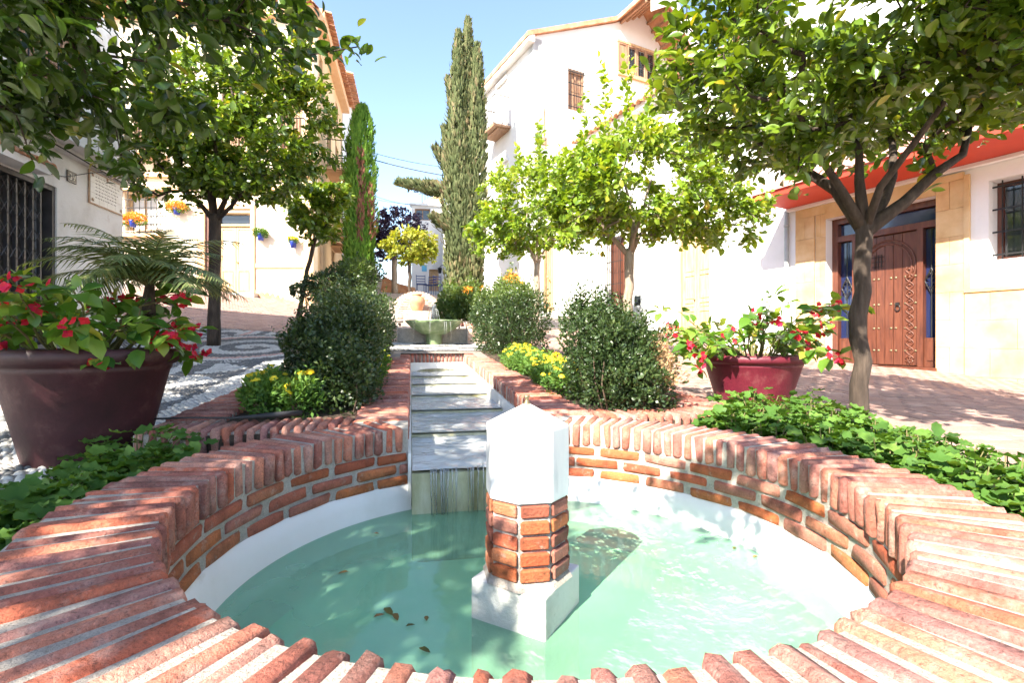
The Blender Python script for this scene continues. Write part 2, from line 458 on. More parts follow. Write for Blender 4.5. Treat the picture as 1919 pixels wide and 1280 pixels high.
# leaf templates: x = half width (scaled by aspect), y = length, z = bend
T_CITRUS = (np.array([(0, 0, 0), (-.5, .34, .10), (0, .36, 0), (.5, .34, .10), (-.42, .70, .04), (0, .72, -.05), (.42, .70, .04), (0, 1, -.16)], float),
            np.array([(0, 2, 1), (0, 3, 2), (1, 2, 5), (1, 5, 4), (2, 3, 6), (2, 6, 5), (4, 5, 7), (5, 6, 7)]))
_rows = [(.10, .20, .02), (.28, .42, .015), (.48, .50, .0), (.68, .43, -.03), (.86, .24, -.085)]
_v = [(0, 0, 0)]
for _y, _w, _z in _rows:
    _v += [(-_w, _y - .01, _z + .16 * _w), (0, _y, _z - .02), (_w, _y - .01, _z + .16 * _w)]
_v.append((0, 1, -.15))
_t = [(0, 2, 1), (0, 3, 2)]
for _i in range(len(_rows) - 1):
    _a = 1 + 3 * _i
    _t += [(_a, _a + 1, _a + 4), (_a, _a + 4, _a + 3), (_a + 1, _a + 2, _a + 5), (_a + 1, _a + 5, _a + 4)]
_a = 1 + 3 * (len(_rows) - 1)
_t += [(_a, _a + 1, _a + 3), (_a + 1, _a + 2, _a + 3)]
T_CITRUS_NEAR = (np.array(_v, float), np.array(_t))
T_SMALL = (np.array([(0, 0, 0), (-.5, .5, .12), (.5, .5, .12), (0, 1, -.05)], float), np.array([(0, 2, 1), (1, 2, 3)]))
T_BLADE = (np.array([(-.5, 0, 0), (.5, 0, 0), (-.4, .5, .06), (.4, .5, .06), (0, 1, -.1)], float), np.array([(0, 1, 3), (0, 3, 2), (2, 3, 4)]))
_k = 13
T_ROUND = (np.array([(0, .5, -.10)] + [(.5 * math.sin(2 * math.pi * i / _k + .35) * (1.02 if i % 2 else .93),
                                       .5 - .5 * math.cos(2 * math.pi * i / _k + .35) * (1.02 if i % 2 else .94), .09 * (1 if i % 2 else -.5) + .05 * math.sin(i * 1.7)) for i in range(_k)], float),
           np.array([(0, 1 + i, 1 + (i + 1) % _k) for i in range(_k)]))
_k = 8
T_HEAD = (np.array([(0, 0, .34)] + [(.3 * math.cos(2 * math.pi * i / 6), .3 * math.sin(2 * math.pi * i / 6), .26) for i in range(6)]
                   + [((.5 if i % 2 else .42) * math.cos(2 * math.pi * i / 12), (.5 if i % 2 else .42) * math.sin(2 * math.pi * i / 12), .02) for i in range(12)], float),
          np.array([(0, 1 + i, 1 + (i + 1) % 6) for i in range(6)]
                   + [q for i in range(6) for q in ((1 + i, 7 + 2 * i, 7 + (2 * i + 1) % 12), (1 + i, 7 + (2 * i + 1) % 12, 1 + (i + 1) % 6), (1 + (i + 1) % 6, 7 + (2 * i + 1) % 12, 7 + (2 * i + 2) % 12))]))
def unit(a):
    return a / np.maximum(np.linalg.norm(a, axis=-1, keepdims=True), 1e-9)
def leaves(P, D, N, size, aspect, tpl, tint):
    """arrays of leaf triangles: base points P, directions D, rough normals N"""
    P = np.asarray(P, float); n = len(P)
    D = unit(np.asarray(D, float)); X = unit(np.cross(D, N)); Z = np.cross(X, D)
    size = np.broadcast_to(np.asarray(size, float), (n,)); aspect = np.broadcast_to(np.asarray(aspect, float), (n,))
    tv, tt = tpl
    V = (P[:, None, :] + size[:, None, None] * (tv[None, :, 0:1] * aspect[:, None, None] * X[:, None, :]
         + tv[None, :, 1:2] * D[:, None, :] + tv[None, :, 2:3] * Z[:, None, :]))
    T = (tt[None] + (np.arange(n) * len(tv))[:, None, None]).reshape(-1, 3)
    return V.reshape(-1, 3), T, np.repeat(np.broadcast_to(np.asarray(tint, float), (n,)), len(tv))
def cat_arrays(parts):
    V, T, C, M = [], [], [], []
    o = 0
    for i, p in enumerate(parts):
        V.append(p[0]); T.append(p[1] + o); C.append(p[2]); o += len(p[0])
        M.append(np.full(len(p[1]), p[3] if len(p) > 3 else 0))
    return np.concatenate(V), np.concatenate(T), np.concatenate(C), np.concatenate(M)
def rdir(n, up=0.0):
    d = rng.normal(size=(n, 3)); d = unit(d)
    d[:, 2] += up
    return unit(d)

# a worn brick, bevelled box 1x1x1 with softened irregular corners; shared by all bricks of a kind
def brick_mesh(name, m, size, bevel, jit, seed, smooth=False):
    r = random.Random(seed)
    hx, hy, hz = [d / 2 for d in size]
    vs = []; idx = {}
    for sx in (-1, 1):
        for sy in (-1, 1):
            for sz in (-1, 1):
                b = bevel * r.uniform(.7, 1.5)
                c = [(sx * (hx - b), sy * (hy - b), sz * hz), (sx * (hx - b), sy * hy, sz * (hz - b)), (sx * hx, sy * (hy - b), sz * (hz - b))]
                for k, p in enumerate(c):
                    idx[(sx, sy, sz, k)] = len(vs)
                    vs.append(tuple(q + r.uniform(-jit, jit) for q in p))
    g = lambda *a: idx[a]
    fs = [[g(-1, -1, 1, 0), g(1, -1, 1, 0), g(1, 1, 1, 0), g(-1, 1, 1, 0)], [g(-1, -1, -1, 0), g(-1, 1, -1, 0), g(1, 1, -1, 0), g(1, -1, -1, 0)],
          [g(-1, -1, -1, 1), g(1, -1, -1, 1), g(1, -1, 1, 1), g(-1, -1, 1, 1)], [g(-1, 1, -1, 1), g(-1, 1, 1, 1), g(1, 1, 1, 1), g(1, 1, -1, 1)],
          [g(1, -1, -1, 2), g(1, 1, -1, 2), g(1, 1, 1, 2), g(1, -1, 1, 2)], [g(-1, -1, -1, 2), g(-1, -1, 1, 2), g(-1, 1, 1, 2), g(-1, 1, -1, 2)]]
    for sx in (-1, 1):
        for sy in (-1, 1):
            for sz in (-1, 1):
                fs.append([g(sx, sy, sz, 0), g(sx, sy, sz, 1), g(sx, sy, sz, 2)])
    for a in (-1, 1):
        for b in (-1, 1):
            fs.append([g(-1, a, b, 0), g(1, a, b, 0), g(1, a, b, 1), g(-1, a, b, 1)])
            fs.append([g(a, -1, b, 0), g(a, 1, b, 0), g(a, 1, b, 2), g(a, -1, b, 2)])
            fs.append([g(a, b, -1, 1), g(a, b, 1, 1), g(a, b, 1, 2), g(a, b, -1, 2)])
    me = bpy.data.meshes.new(name)
    me.from_pydata(vs, [], fs)
    import bmesh
    bm = bmesh.new(); bm.from_mesh(me)
    bmesh.ops.recalc_face_normals(bm, faces=bm.faces)
    bm.to_mesh(me); bm.free()
    me.materials.append(m)
    me.polygons.foreach_set('use_smooth', [smooth] * len(me.polygons))
    me.update()
    return me
def piece(name, me, parent, loc, rot, scale=(1, 1, 1)):
    o = bpy.data.objects.new(name, me)
    o.rotation_euler = rot; o.scale = scale; o.location = loc
    return link(o, parent)

# wall frame: u along the wall, v up (absolute z), w outwards
def frame(origin, udir):
    ox, oy = origin
    ux, uy = udir
    l = math.hypot(ux, uy); ux /= l; uy /= l
    def make(sign):
        nx, ny = uy * sign, -ux * sign
        def F(u, v, w):
            return Vector((ox + ux * u + nx * w, oy + uy * u + ny * w, v))
        F.ang = math.atan2(uy, ux); F.n = (nx, ny); F.u = (ux, uy)
        return F
    return make
def wall_holes(F, u0, u1, v0, v1, holes, depth=.22, thick=.3, mb=None, mi=0):
    """wall sheet with rectangular openings, reveals `depth` deep, closed to the back"""
    mb = mb or MB()
    us = sorted({u0, u1, *[h[0] for h in holes], *[h[1] for h in holes]})
    vs = sorted({v0, v1, *[h[2] for h in holes], *[h[3] for h in holes]})
    us = [u for u in us if u0 <= u <= u1]; vs = [v for v in vs if v0 <= v <= v1]
    for a, b in zip(us[:-1], us[1:]):
        for c, d in zip(vs[:-1], vs[1:]):
            cu, cv = (a + b) / 2, (c + d) / 2
            if any(h[0] < cu < h[1] and h[2] < cv < h[3] for h in holes):
                mb.add([F(a, c, -depth), F(b, c, -depth), F(b, d, -depth), F(a, d, -depth)], [(0, 1, 2, 3)], mi)
                continue
            mb.add([F(a, c, 0), F(b, c, 0), F(b, d, 0), F(a, d, 0)], [(0, 1, 2, 3)], mi)
    for h in holes:
        a, b, c, d = h[:4]
        mb.add([F(a, c, 0), F(a, c, -depth), F(a, d, -depth), F(a, d, 0)], [(0, 1, 2, 3)], mi)
        mb.add([F(b, c, -depth), F(b, c, 0), F(b, d, 0), F(b, d, -depth)], [(0, 1, 2, 3)], mi)
        mb.add([F(a, d, -depth), F(b, d, -depth), F(b, d, 0), F(a, d, 0)], [(0, 1, 2, 3)], mi)
        mb.add([F(a, c, 0), F(b, c, 0), F(b, c, -depth), F(a, c, -depth)], [(0, 1, 2, 3)], mi)
    # sides, top and back so that it is a solid slab
    mb.add([F(u0, v0, 0), F(u0, v1, 0), F(u0, v1, -thick), F(u0, v0, -thick)], [(0, 1, 2, 3)], mi)
    mb.add([F(u1, v0, 0), F(u1, v0, -thick), F(u1, v1, -thick), F(u1, v1, 0)], [(0, 1, 2, 3)], mi)
    mb.add([F(u0, v1, 0), F(u1, v1, 0), F(u1, v1, -thick), F(u0, v1, -thick)], [(0, 1, 2, 3)], mi)
    mb.add([F(u0, v0, -thick), F(u0, v1, -thick), F(u1, v1, -thick), F(u1, v0, -thick)], [(0, 1, 2, 3)], mi)
    return mb
def window(parent, F, u0, u1, v0, v1, depth, frame_m, pane_m, cols=2, rows=2, bars=None, name='window', fw=.06, shutter=None):
    """frame with panes set into an opening; bars: iron grille in front"""
    g = MB()
    w = -depth + .004
    for (a, b, c, d) in ((u0, u0 + fw, v0, v1), (u1 - fw, u1, v0, v1), (u0 + fw, u1 - fw, v0, v0 + fw), (u0 + fw, u1 - fw, v1 - fw, v1)):
        g.fbox(F, a, b, c, d, w, w + .06)
    for i in range(1, cols):
        u = u0 + (u1 - u0) * i / cols
        g.fbox(F, u - fw * .4, u + fw * .4, v0 + fw, v1 - fw, w, w + .055)
    o = g.build(name, frame_m, parent)
    for i in range(cols):
        for j in range(rows):
            a = u0 + fw + (u1 - u0 - 2 * fw) * i / cols; b = u0 + fw + (u1 - u0 - 2 * fw) * (i + 1) / cols
            c = v0 + fw + (v1 - v0 - 2 * fw) * j / rows; d = v0 + fw + (v1 - v0 - 2 * fw) * (j + 1) / rows
            p = MB(); p.fbox(F, a + .012, b - .012, c + .012, d - .012, w + .006, w + .02)
            p.build('pane', pane_m, o)
    if bars:
        n, proj = bars
        k = MB()
        for i in range(n):
            u = u0 + (u1 - u0) * (i + .5) / n
            k.tube([F(u, v0, proj), F(u, v1, proj)], .009, 5)
        for v in np.linspace(v0 + .08, v1 - .08, 4):
            k.fbox(F, u0 - .03, u1 + .03, v - .012, v + .012, proj - .005, proj + .005)
        if proj > 0:
            for u in (u0 - .03, u1 + .03):
                for v in (v0 + .08, v1 - .08):
                    k.tube([F(u, v, proj), F(u, v, -.02)], .008, 5)
        k.build('grille', M_iron, o)
    return o
def roof_tiles(parent, F, u0, u1, v, w0, w1, drop, pitch=.2, m=None, name='roof_tile'):
    """row of half-round clay tiles running out over an eave, each its own piece"""
    n = max(1, int((u1 - u0) / pitch))
    me = None
    for i in range(n):
        u = u0 + (u1 - u0) * (i + .5) / n
        if me is None:
            g = MB()
            vs = []
            for w, z in ((w0, 0), (w1, -drop)):
                for k in range(7):
                    a = math.pi * k / 6
                    p = F(u, v, 0)
                    q = F(u + math.cos(a) * pitch * .5, v + math.sin(a) * pitch * .45 + z, w) - p
                    vs.append(q)
                for k in range(7):
                    a = math.pi * k / 6
                    p = F(u, v, 0)
                    q = F(u + math.cos(a) * pitch * .40, v + math.sin(a) * pitch * .36 + z, w) - p
                    vs.append(q)
            fs = []
            for k in range(6):
                fs.append((k, k + 1, 14 + k + 1, 14 + k)); fs.append((7 + k, 21 + k, 21 + k + 1, 7 + k + 1))
                fs.append((14 + k, 14 + k + 1, 21 + k + 1, 21 + k))
            g.add(vs, fs)
            me = bpy.data.meshes.new(name); me.from_pydata(g.v, [], g.f); me.materials.append(m or M_tile); me.update()
        piece(name, me, parent, F(u, v, 0) + Vector((0, 0, random.uniform(-.01, .01))), (0, 0, random.uniform(-.03, .03)))
def text_mesh(body, size, m, parent, F, u, v, w, name='lettering', extrude=.002, align='CENTER'):
    cu = bpy.data.curves.new(name, 'FONT')
    cu.body = body; cu.size = size; cu.align_x = align; cu.align_y = 'CENTER'; cu.extrude = extrude
    tmp = bpy.data.objects.new('tmp', cu)
    COL.objects.link(tmp)
    dg = bpy.context.evaluated_depsgraph_get()
    me = bpy.data.meshes.new_from_object(tmp.evaluated_get(dg))
    COL.objects.unlink(tmp); bpy.data.objects.remove(tmp); 
    me.materials.clear(); me.materials.append(m)
    o = bpy.data.objects.new(name, me)
    U = Vector((F.u[0], F.u[1], 0)); Nn = Vector((F.n[0], F.n[1], 0))
    rgt = U if U.cross(Vector((0, 0, 1))).dot(Nn) > 0 else -U
    mt = Matrix((rgt, Vector((0, 0, 1)), Nn)).transposed()
    o.rotation_euler = mt.to_euler()
    o.location = F(u, v, w)
    return link(o, parent)
# ------------------------------------------------------------------ ground
R_IN, R_OUT, RIM = .97, 1.25, .58
CH = .375                     # half width of the channel
S_END = 5.55                  # far end of the channel
WATER = .19
def rim_z(s):                 # height of the channel coping, rising gently uphill
    return RIM + .052 * max(0.0, s - .9)
def outer_z(s, t):            # height of the planters' outer coping
    return max(rim_z(s), zg(s, t) + .035)

def make_ground():
    sv = np.r_[-400, -150, -60, -25, -12, np.arange(-6, 12, .125), np.arange(12, 30, .5), 34, 40, 50, 70, 110, 200, 400, 900]
    tv = np.r_[-900, -400, -150, -60, -30, -18, np.arange(-12, -6, .5), np.arange(-6, 9, .125), np.arange(9, 14, .5), 18, 30, 60, 150, 400, 900]
    S, T = np.meshgrid(sv, tv, indexing='ij')
    Z = zg_st(S, T)
    X = O2[0] + S * AX[0] + T * RT[0]; Y = O2[1] + S * AX[1] + T * RT[1]
    V = np.stack([X, Y, Z], -1).reshape(-1, 3)
    nt_ = len(tv)
    fs = []
    for i in range(len(sv) - 1):
        for j in range(nt_ - 1):
            cs, ct = (sv[i] + sv[i + 1]) / 2, (tv[j] + tv[j + 1]) / 2
            if math.hypot(cs, ct) < 1.12 or (abs(ct) < .5 and 0 < cs < S_END - .1): continue
            a = i * nt_ + j
            fs.append((a, a + 1, a + nt_ + 1)); fs.append((a, a + nt_ + 1, a + nt_))
    F = np.array(fs)[:, ::-1]
    o = np_mesh('ground', V, F, M_ground)
    return tag(o, kind='structure')
ground = make_ground()

# ---- pink brick pavers: right side of the street and the far left
def in_beds(s, t):
    r = math.hypot(s, t)
    if r < 1.92: return True
    if abs(t) < 1.75 and -.2 < s < S_END + 2.6: return True
    return False
def paver_field(name, parent_name, s0, s1, t0, t1, test, n_single, along_t=True):
    pl, pw, gap = .205, .10, .007
    base = brick_mesh('paver', M_paver, (pl - gap, pw - gap, .05), .006, .0015, 5)
    pav = tag(bpy.data.objects.new(parent_name, bpy.data.meshes.new(parent_name)), kind='structure')
    cells = []
    k = 0
    s = s0
    while s < s1:
        off = (k % 2) * pl / 2
        t = t0 + off
        while t < t1:
            if test(s, t): cells.append((s, t))
            t += pl
        s += pw; k += 1
    C = np.array(cells)
    Z = zg_st(C[:, 0], C[:, 1])
    X = O2[0] + C[:, 0] * AX[0] + C[:, 1] * RT[0]; Y = O2[1] + C[:, 0] * AX[1] + C[:, 1] * RT[1]
    # slope of the ground under each paver
    gs = (zg_st(C[:, 0] + .05, C[:, 1]) - zg_st(C[:, 0] - .05, C[:, 1])) / .1
    gt = (zg_st(C[:, 0], C[:, 1] + .05) - zg_st(C[:, 0], C[:, 1] - .05)) / .1
    infr = (Y > .5) & (np.abs(X / np.maximum(Y, .1)) < 1.06)
    area = np.where(infr, (EYE - Z) / np.maximum(Y, .1) ** 3, -1)
    order = np.argsort(-area)
    single = set(order[:n_single].tolist())
    zj = rng.uniform(-.004, .004, len(C))
    # bedding sheet (the structure object itself) just above the ground
    return cells, C, X, Y, Z, gs, gt, single, zj, base
def right_test(s, t):
    return not in_beds(s, t) and (t > 1.5)
def build_pavers(label_name, args, n_single):
    cells, C, X, Y, Z, gs, gt, single, zj, base = paver_field('paver', label_name, *args, n_single)
    # a thin mortar sheet carries the pavers
    s0, s1, t0, t1 = args[:4]
    sv = np.arange(s0, s1 + .2, .2); tv = np.arange(t0, t1 + .2, .2)
    S, T = np.meshgrid(sv, tv, indexing='ij')
    V = np.stack([O2[0] + S * AX[0] + T * RT[0], O2[1] + S * AX[1] + T * RT[1], zg_st(S, T) + .006], -1).reshape(-1, 3)
    fs = []
    n = len(tv)
    for i in range(len(sv) - 1):
        for j in range(n - 1):
            if not args[4](sv[i] + .1, tv[j] + .1): continue
            a = i * n + j
            fs += [(a, a + n + 1, a + 1), (a, a + n, a + n + 1)]
    root = tag(np_mesh(label_name, V, np.array(fs), M_grout), kind='structure')
    quat = lambda i: Matrix(((RT[0], AX[0], 0), (RT[1], AX[1], 0), (0, 0, 1))).to_quaternion()
    bv = np.array([v.co[:] for v in base.vertices])
    base.calc_loop_triangles()
    bt = np.array([t_.vertices[:] for t_ in base.loop_triangles])
    VV, TT = [], []
    k = 0
    for i in range(len(C)):
        xax = Vector((RT[0], RT[1], gt[i])).normalized(); yax = Vector((AX[0], AX[1], gs[i])).normalized()
        zax = xax.cross(yax).normalized()
        mt = Matrix((xax, yax, zax)).transposed()
        loc = Vector((X[i], Y[i], Z[i] + zj[i] - .005))
        if i in single:
            piece('paver', base, root, loc, mt.to_euler())
        else:
            w = bv @ np.array(mt).T + np.array(loc)
            VV.append(w); TT.append(bt + k); k += len(bv)
    if VV:
        o = np_mesh('paver_field', np.concatenate(VV), np.concatenate(TT), M_paver2, root, smooth=False)
        o['kind'] = 'stuff'
    return root
build_pavers('pavement', (-.6, 10.0, 1.5, 8.2, right_test), 290)
def left_test(s, t):
    return s > 7.7 + .35 * math.sin(t * 1.3) and t < -1.75 and not (s > 14 and t > -3)
build_pavers('pavement', (7.2, 15.2, -7.5, -1.7, left_test), 0)

# ---- pebble mosaic on the left and around the upper fountain
def mosaic_kind(s, t):
    """0 white, 1 dark, 2 pink, None = outside"""
    if in_beds(s, t) and not (S_END + .3 < s < S_END + 1.7 and abs(t) < 1.0): return None
    if abs(t) < 1.0:
        q = math.sin(t * 9) * math.cos((s - S_END) * 9)
        return 0 if q > -.1 else 1
    if t > -1.7 or t < -4.6 or s > 7.9 + .25 * math.sin(t * 1.5) : return None
    u = -(t + 1.78)                     # distance from the planter
    if s > 4.6:                          # scrolls curl round at the top end
        du, ds = u - .75, (s - 5.9) * .75
        r = math.hypot(du, ds)
        a = math.atan2(ds, du)
        if r < 1.15:
            band = (r - .045 * a) / .2
            k = int(math.floor(band)) 
            if k == 4: return 2 if (band % 1) < .5 else 0
            return 1 if k % 2 else 0
    if u < .22: return 0
    if u < .84:                          # dark band with white leaf-shaped lozenges
        c = (u - .53) / .31
        p = (s * 1.35) % 1.0
        w = .62 * math.sin(math.pi * p) + .12
        slant = c - .25 * math.cos(2 * math.pi * p)
        return 0 if abs(slant) < w * .78 and abs(slant) > -1 and p > .12 else 1
    if u < 1.0: return 0
    if u < 1.14: return 1
    if u < 1.24: return 0
    if u < 1.32: return 2
    if u < 1.40: return 0
    if u < 2.2:
        c = (u - 1.8) / .4
        return 0 if math.sin(s * 9.5 + 2.6 * math.sin(c * 2.6)) > .2 else 1
    return 0 if math.sin(s * 7.1 + 1.5 * math.sin(u * 7)) > .1 else 1
def make_mosaic():
    sv = np.arange(-1.4, 8.4, .15); tv = np.arange(-4.8, 1.05, .15)
    S, T = np.meshgrid(sv, tv, indexing='ij')
    V = np.stack([O2[0] + S * AX[0] + T * RT[0], O2[1] + S * AX[1] + T * RT[1], zg_st(S, T) + .010], -1).reshape(-1, 3)
    n = len(tv); fs = []
    for i in range(len(sv) - 1):
        for j in range(n - 1):
            if mosaic_kind(sv[i] + .075, tv[j] + .075) is None: continue
            a = i * n + j
            fs += [(a, a + n + 1, a + 1), (a, a + n, a + n + 1)]
    root = tag(np_mesh('pebble_pavement', V, np.array(fs), M_grout), kind='structure')
    # pebbles: half ellipsoids, 8 sided
    k = 7
    tpl = [(0, 0, 1.0)] + [(.68 * math.cos(2 * math.pi * i / k), .68 * math.sin(2 * math.pi * i / k), .75) for i in range(k)] \
        + [(math.cos(2 * math.pi * i / k), math.sin(2 * math.pi * i / k), 0) for i in range(k)]
    tt = [(0, 1 + i, 1 + (i + 1) % k) for i in range(k)] + [q for i in range(k) for q in ((1 + i, 1 + k + i, 1 + k + (i + 1) % k), (1 + i, 1 + k + (i + 1) % k, 1 + (i + 1) % k))]
    tpl = np.array(tpl); tt = np.array(tt)
    pts, kinds = [], []
    ps, pt = .031, .043
    row = 0
    s = -1.4
    while s < 7.9:
        t = -4.6 + (row % 2) * pt / 2
        while t < 1.0:
            js, jt = s + random.uniform(-.006, .006), t + random.uniform(-.008, .008)
            x_, y_ = L2(js, jt)
            if y_ > .3 and abs(x_) < 1.08 * y_ + .3:
                kd = mosaic_kind(js, jt)
                if kd is not None:
                    pts.append((js, jt)); kinds.append(kd)
            t += pt
        s += ps; row += 1
    C = np.array(pts); K = np.array(kinds)
    Z = zg_st(C[:, 0], C[:, 1]) + .008
    X = O2[0] + C[:, 0] * AX[0] + C[:, 1] * RT[0]; Y = O2[1] + C[:, 0] * AX[1] + C[:, 1] * RT[1]
    n = len(C)
    ang = RTANG + rng.normal(0, .5, n)
    a = rng.uniform(.019, .025, n); b = rng.uniform(.012, .0165, n); h = rng.uniform(.009, .016, n)
    ca, sa = np.cos(ang), np.sin(ang)
    lx = tpl[None, :, 0] * a[:, None]; ly = tpl[None, :, 1] * b[:, None]
    VX = X[:, None] + lx * ca[:, None] - ly * sa[:, None]
    VY = Y[:, None] + lx * sa[:, None] + ly * ca[:, None]
    VZ = Z[:, None] + tpl[None, :, 2] * h[:, None]
    V = np.stack([VX, VY, VZ], -1)
    for kd, nm, m_ in ((0, 'white_pebbles', M_white_peb), (1, 'dark_pebbles', M_dark_peb), (2, 'pink_pebbles', M_pink_peb)):
        sel = np.where(K == kd)[0]
        if not len(sel): continue
        T = (tt[None] + (np.arange(len(sel)) * len(tpl))[:, None, None]).reshape(-1, 3)
        o = np_mesh(nm, V[sel].reshape(-1, 3), T, m_, root)
        o['kind'] = 'stuff'
make_mosaic()

# ------------------------------------------------------------------ round basin
BR = [brick_mesh('coping_brick', M_coping, (.285, .0365, .115), .0085, .0042, 11 + i, True) for i in range(9)]
WB = [brick_mesh('wall_brick', M_brick, (.205, .03, .042), .007, .003, 31 + i, True) for i in range(7)]
def ring_gap(a):      # local angle measured from +s; the channel mouth is open
    return abs(math.atan2(math.sin(a), math.cos(a))) < math.asin(CH / R_IN) - .004
def polar(r, a, z):
    return L(r * math.cos(a), r * math.sin(a), z)
basin = thing('fountain_basin', L(0, 0, .3), 'round fountain basin rimmed with radiating red bricks, holding green water', 'fountain')
def ring_solid(name, r0, r1, z0, z1, m, parent, n=140):
    g = MB()
    a_open = math.asin(CH / R_IN)
    a0, a1 = a_open, 2 * math.pi - a_open
    vs = []
    for i in range(n + 1):
        a = a0 + (a1 - a0) * i / n
        vs += [polar(r0, a, z0), polar(r1, a, z0), polar(r1, a, z1), polar(r0, a, z1)]
    fs = []
    for i in range(n):
        b = i * 4
        for k in range(4):
            k2 = (k + 1) % 4
            fs.append((b + k, b + k2, b + 4 + k2, b + 4 + k))
    fs += [(3, 2, 1, 0), (n * 4, n * 4 + 1, n * 4 + 2, n * 4 + 3)]
    g.add(vs, [f[::-1] for f in fs])
    return g.build(name, m, parent)
ring_solid('mortar_bed', .984, 1.242, -.12, RIM - .008, M_mortar, basin)
nb = 120
for i in range(nb):
    a = 2 * math.pi * (i + .5) / nb
    if ring_gap(a): continue
    p = polar((R_IN + R_OUT) / 2 + random.uniform(-.006, .006) , a + random.uniform(-.004, .004), RIM - .0575 + random.uniform(-.004, .004))
    piece('coping_brick', BR[(i * 4) % 9], basin, p, (random.uniform(-.03, .03), random.uniform(-.012, .012), AXANG - a + math.pi + random.uniform(-.015, .015)),
          (random.uniform(.97, 1.02), random.uniform(.9, 1.06), 1))
for c in range(3):
    z = RIM - .115 - .028 - c * .055
    n = 27
    for i in range(n):
        a = 2 * math.pi * (i + (c % 2) * .5 + .1) / n
        if abs(math.atan2(math.sin(a), math.cos(a))) < math.asin(CH / R_IN) + .085: continue
        p = polar(R_IN + .017 + random.uniform(-.003, .003), a, z + random.uniform(-.002, .002))
        piece('wall_brick', WB[(i * 3 + c) % 7], basin, p, (random.uniform(-.04, .04), random.uniform(-.02, .02), AXANG - a + math.pi / 2), (random.uniform(.9, 1.03), 1, random.uniform(.92, 1.08)))
for c in range(3):                      # cut bricks closing each course against the channel mouth
    z = RIM - .115 - .028 - c * .055
    n = 27
    ao = math.asin(CH / R_IN)
    for sg in (-1, 1):
        cand = [abs(math.atan2(math.sin(q), math.cos(q))) for q in [2 * math.pi * (i + (c % 2) * .5 + .1) / n for i in range(n)] if math.sin(q) * sg > 0]
        a1 = min(x for x in cand if x >= ao + .085) - .108 * .98
        ln = (a1 - .012 - ao - .004) * R_IN
        if ln > .025:
            piece('wall_brick', WB[(c + 3) % 7], basin, polar(R_IN + .017, sg * (ao + .004 + ln / R_IN / 2), z), (0, 0, AXANG - sg * (ao + .004 + ln / R_IN / 2) + math.pi / 2), (ln / .205, 1, 1))
# plaster bowl and pool floor
def bowl():
    g = MB()
    prof = [(.985, .308), (.975, .30), (.962, .25), (.945, .20), (.93, .10), (.90, .0)]
    n = 128
    vs = []
    for (r, z) in prof:
        for i in range(n):
            a = 2 * math.pi * i / n
            vs.append(polar(r, a, z))
    fs = []
    for j in range(len(prof) - 1):
        for i in range(n):
            fs.append((j * n + i, (j + 1) * n + i, (j + 1) * n + (i + 1) % n, j * n + (i + 1) % n))
    # leave the channel mouth open above the water
    a_open = math.asin(CH / R_IN)
    keep = [f for f in fs if not (abs(math.atan2(math.sin(2 * math.pi * ((f[0] % n) + .5) / n), math.cos(2 * math.pi * ((f[0] % n) + .5) / n))) < a_open - .02 and vs[f[0]].z > .24)]
    g.add(vs, keep)
    g.build('plaster_wall', M_plaster, basin, True)
    g = MB()
    prof = [(.905, .004), (.86, -.035), (.6, -.05), (.3, -.05), (.02, -.05)]
    vs = []
    for (r, z) in prof:
        for i in range(n):
            vs.append(polar(r, 2 * math.pi * i / n, z))
    fs = []
    for j in range(len(prof) - 1):
        for i in range(n):
            fs.append((j * n + i, (j + 1) * n + i, (j + 1) * n + (i + 1) % n, j * n + (i + 1) % n))
    fs.append(tuple((len(prof) - 1) * n + i for i in range(n)))
    g.add(vs, fs)
    g.build('pool_floor', M_poolfloor, basin, True)
bowl()
g = MB()                                   # brown tide line left on the plaster at the water's edge
n = 128
for i in range(n):
    a0, a1 = 2 * math.pi * i / n, 2 * math.pi * (i + 1) / n
    am = (a0 + a1) / 2
    if abs(math.atan2(math.sin(am), math.cos(am))) < math.asin(CH / R_IN) + .03: continue
    h0, h1 = [.009 + .006 * mnoise.noise((math.cos(q) * 6, math.sin(q) * 6, 2)) for q in (a0, a1)]
    g.add([polar(.9545, a0, WATER - .004), polar(.9545, a1, WATER - .004), polar(.956, a1, WATER + h1), polar(.956, a0, WATER + h0)], [(3, 2, 1, 0)])
g.build('tide_line', mat('tide_line_stain', [(.20, .15, .08), (.42, .35, .22), (.60, .54, .40)], .8, 9, 6, .3, 40), basin)
M_water = watermat('pool_water', (.80, .99, .85), (.46, .92, .60), .28, 8, .14)
M_chwater = watermat('channel_water', (.92, .95, .96), (.92, .95, .98), .44, 18, 1.0, .05)
g = MB()
n = 128
g.add([polar(.952, 2 * math.pi * i / n, WATER) for i in range(n)], [tuple(range(n - 1, -1, -1))])
pool = tag(g.build('water', M_water), kind='structure')

# ------------------------------------------------------------------ pillar
PC = Vector((.045, 1.50, 0))
pillar = thing('fountain_pillar', (PC.x, PC.y, -.05), 'white marble octagonal spout on a brick column standing in the pool', 'fountain spout')
g = MB()
ba = R(-30)
def block(g, w, z0, z1, ang):
    c, s = math.cos(ang), math.sin(ang)
    q = []
    for z in (z0, z1):
        for dx, dy in ((-1, -1), (1, -1), (1, 1), (-1, 1)):
            x, y = dx * w / 2, dy * w / 2
            q.append((PC.x + c * x - s * y, PC.y + s * x + c * y, z))
    g.hexa(q)
def bevelled(name, m, parent, fn, width, seg=2):
    import bmesh
    g = MB(); fn(g)
    o = g.build(name, m, parent)
    bm = bmesh.new(); bm.from_mesh(o.data)
    bmesh.ops.recalc_face_normals(bm, faces=bm.faces)
    bmesh.ops.bevel(bm, geom=list(bm.edges), offset=width, segments=seg, profile=.6, affect='EDGES')
    bm.to_mesh(o.data); bm.free()
    return o
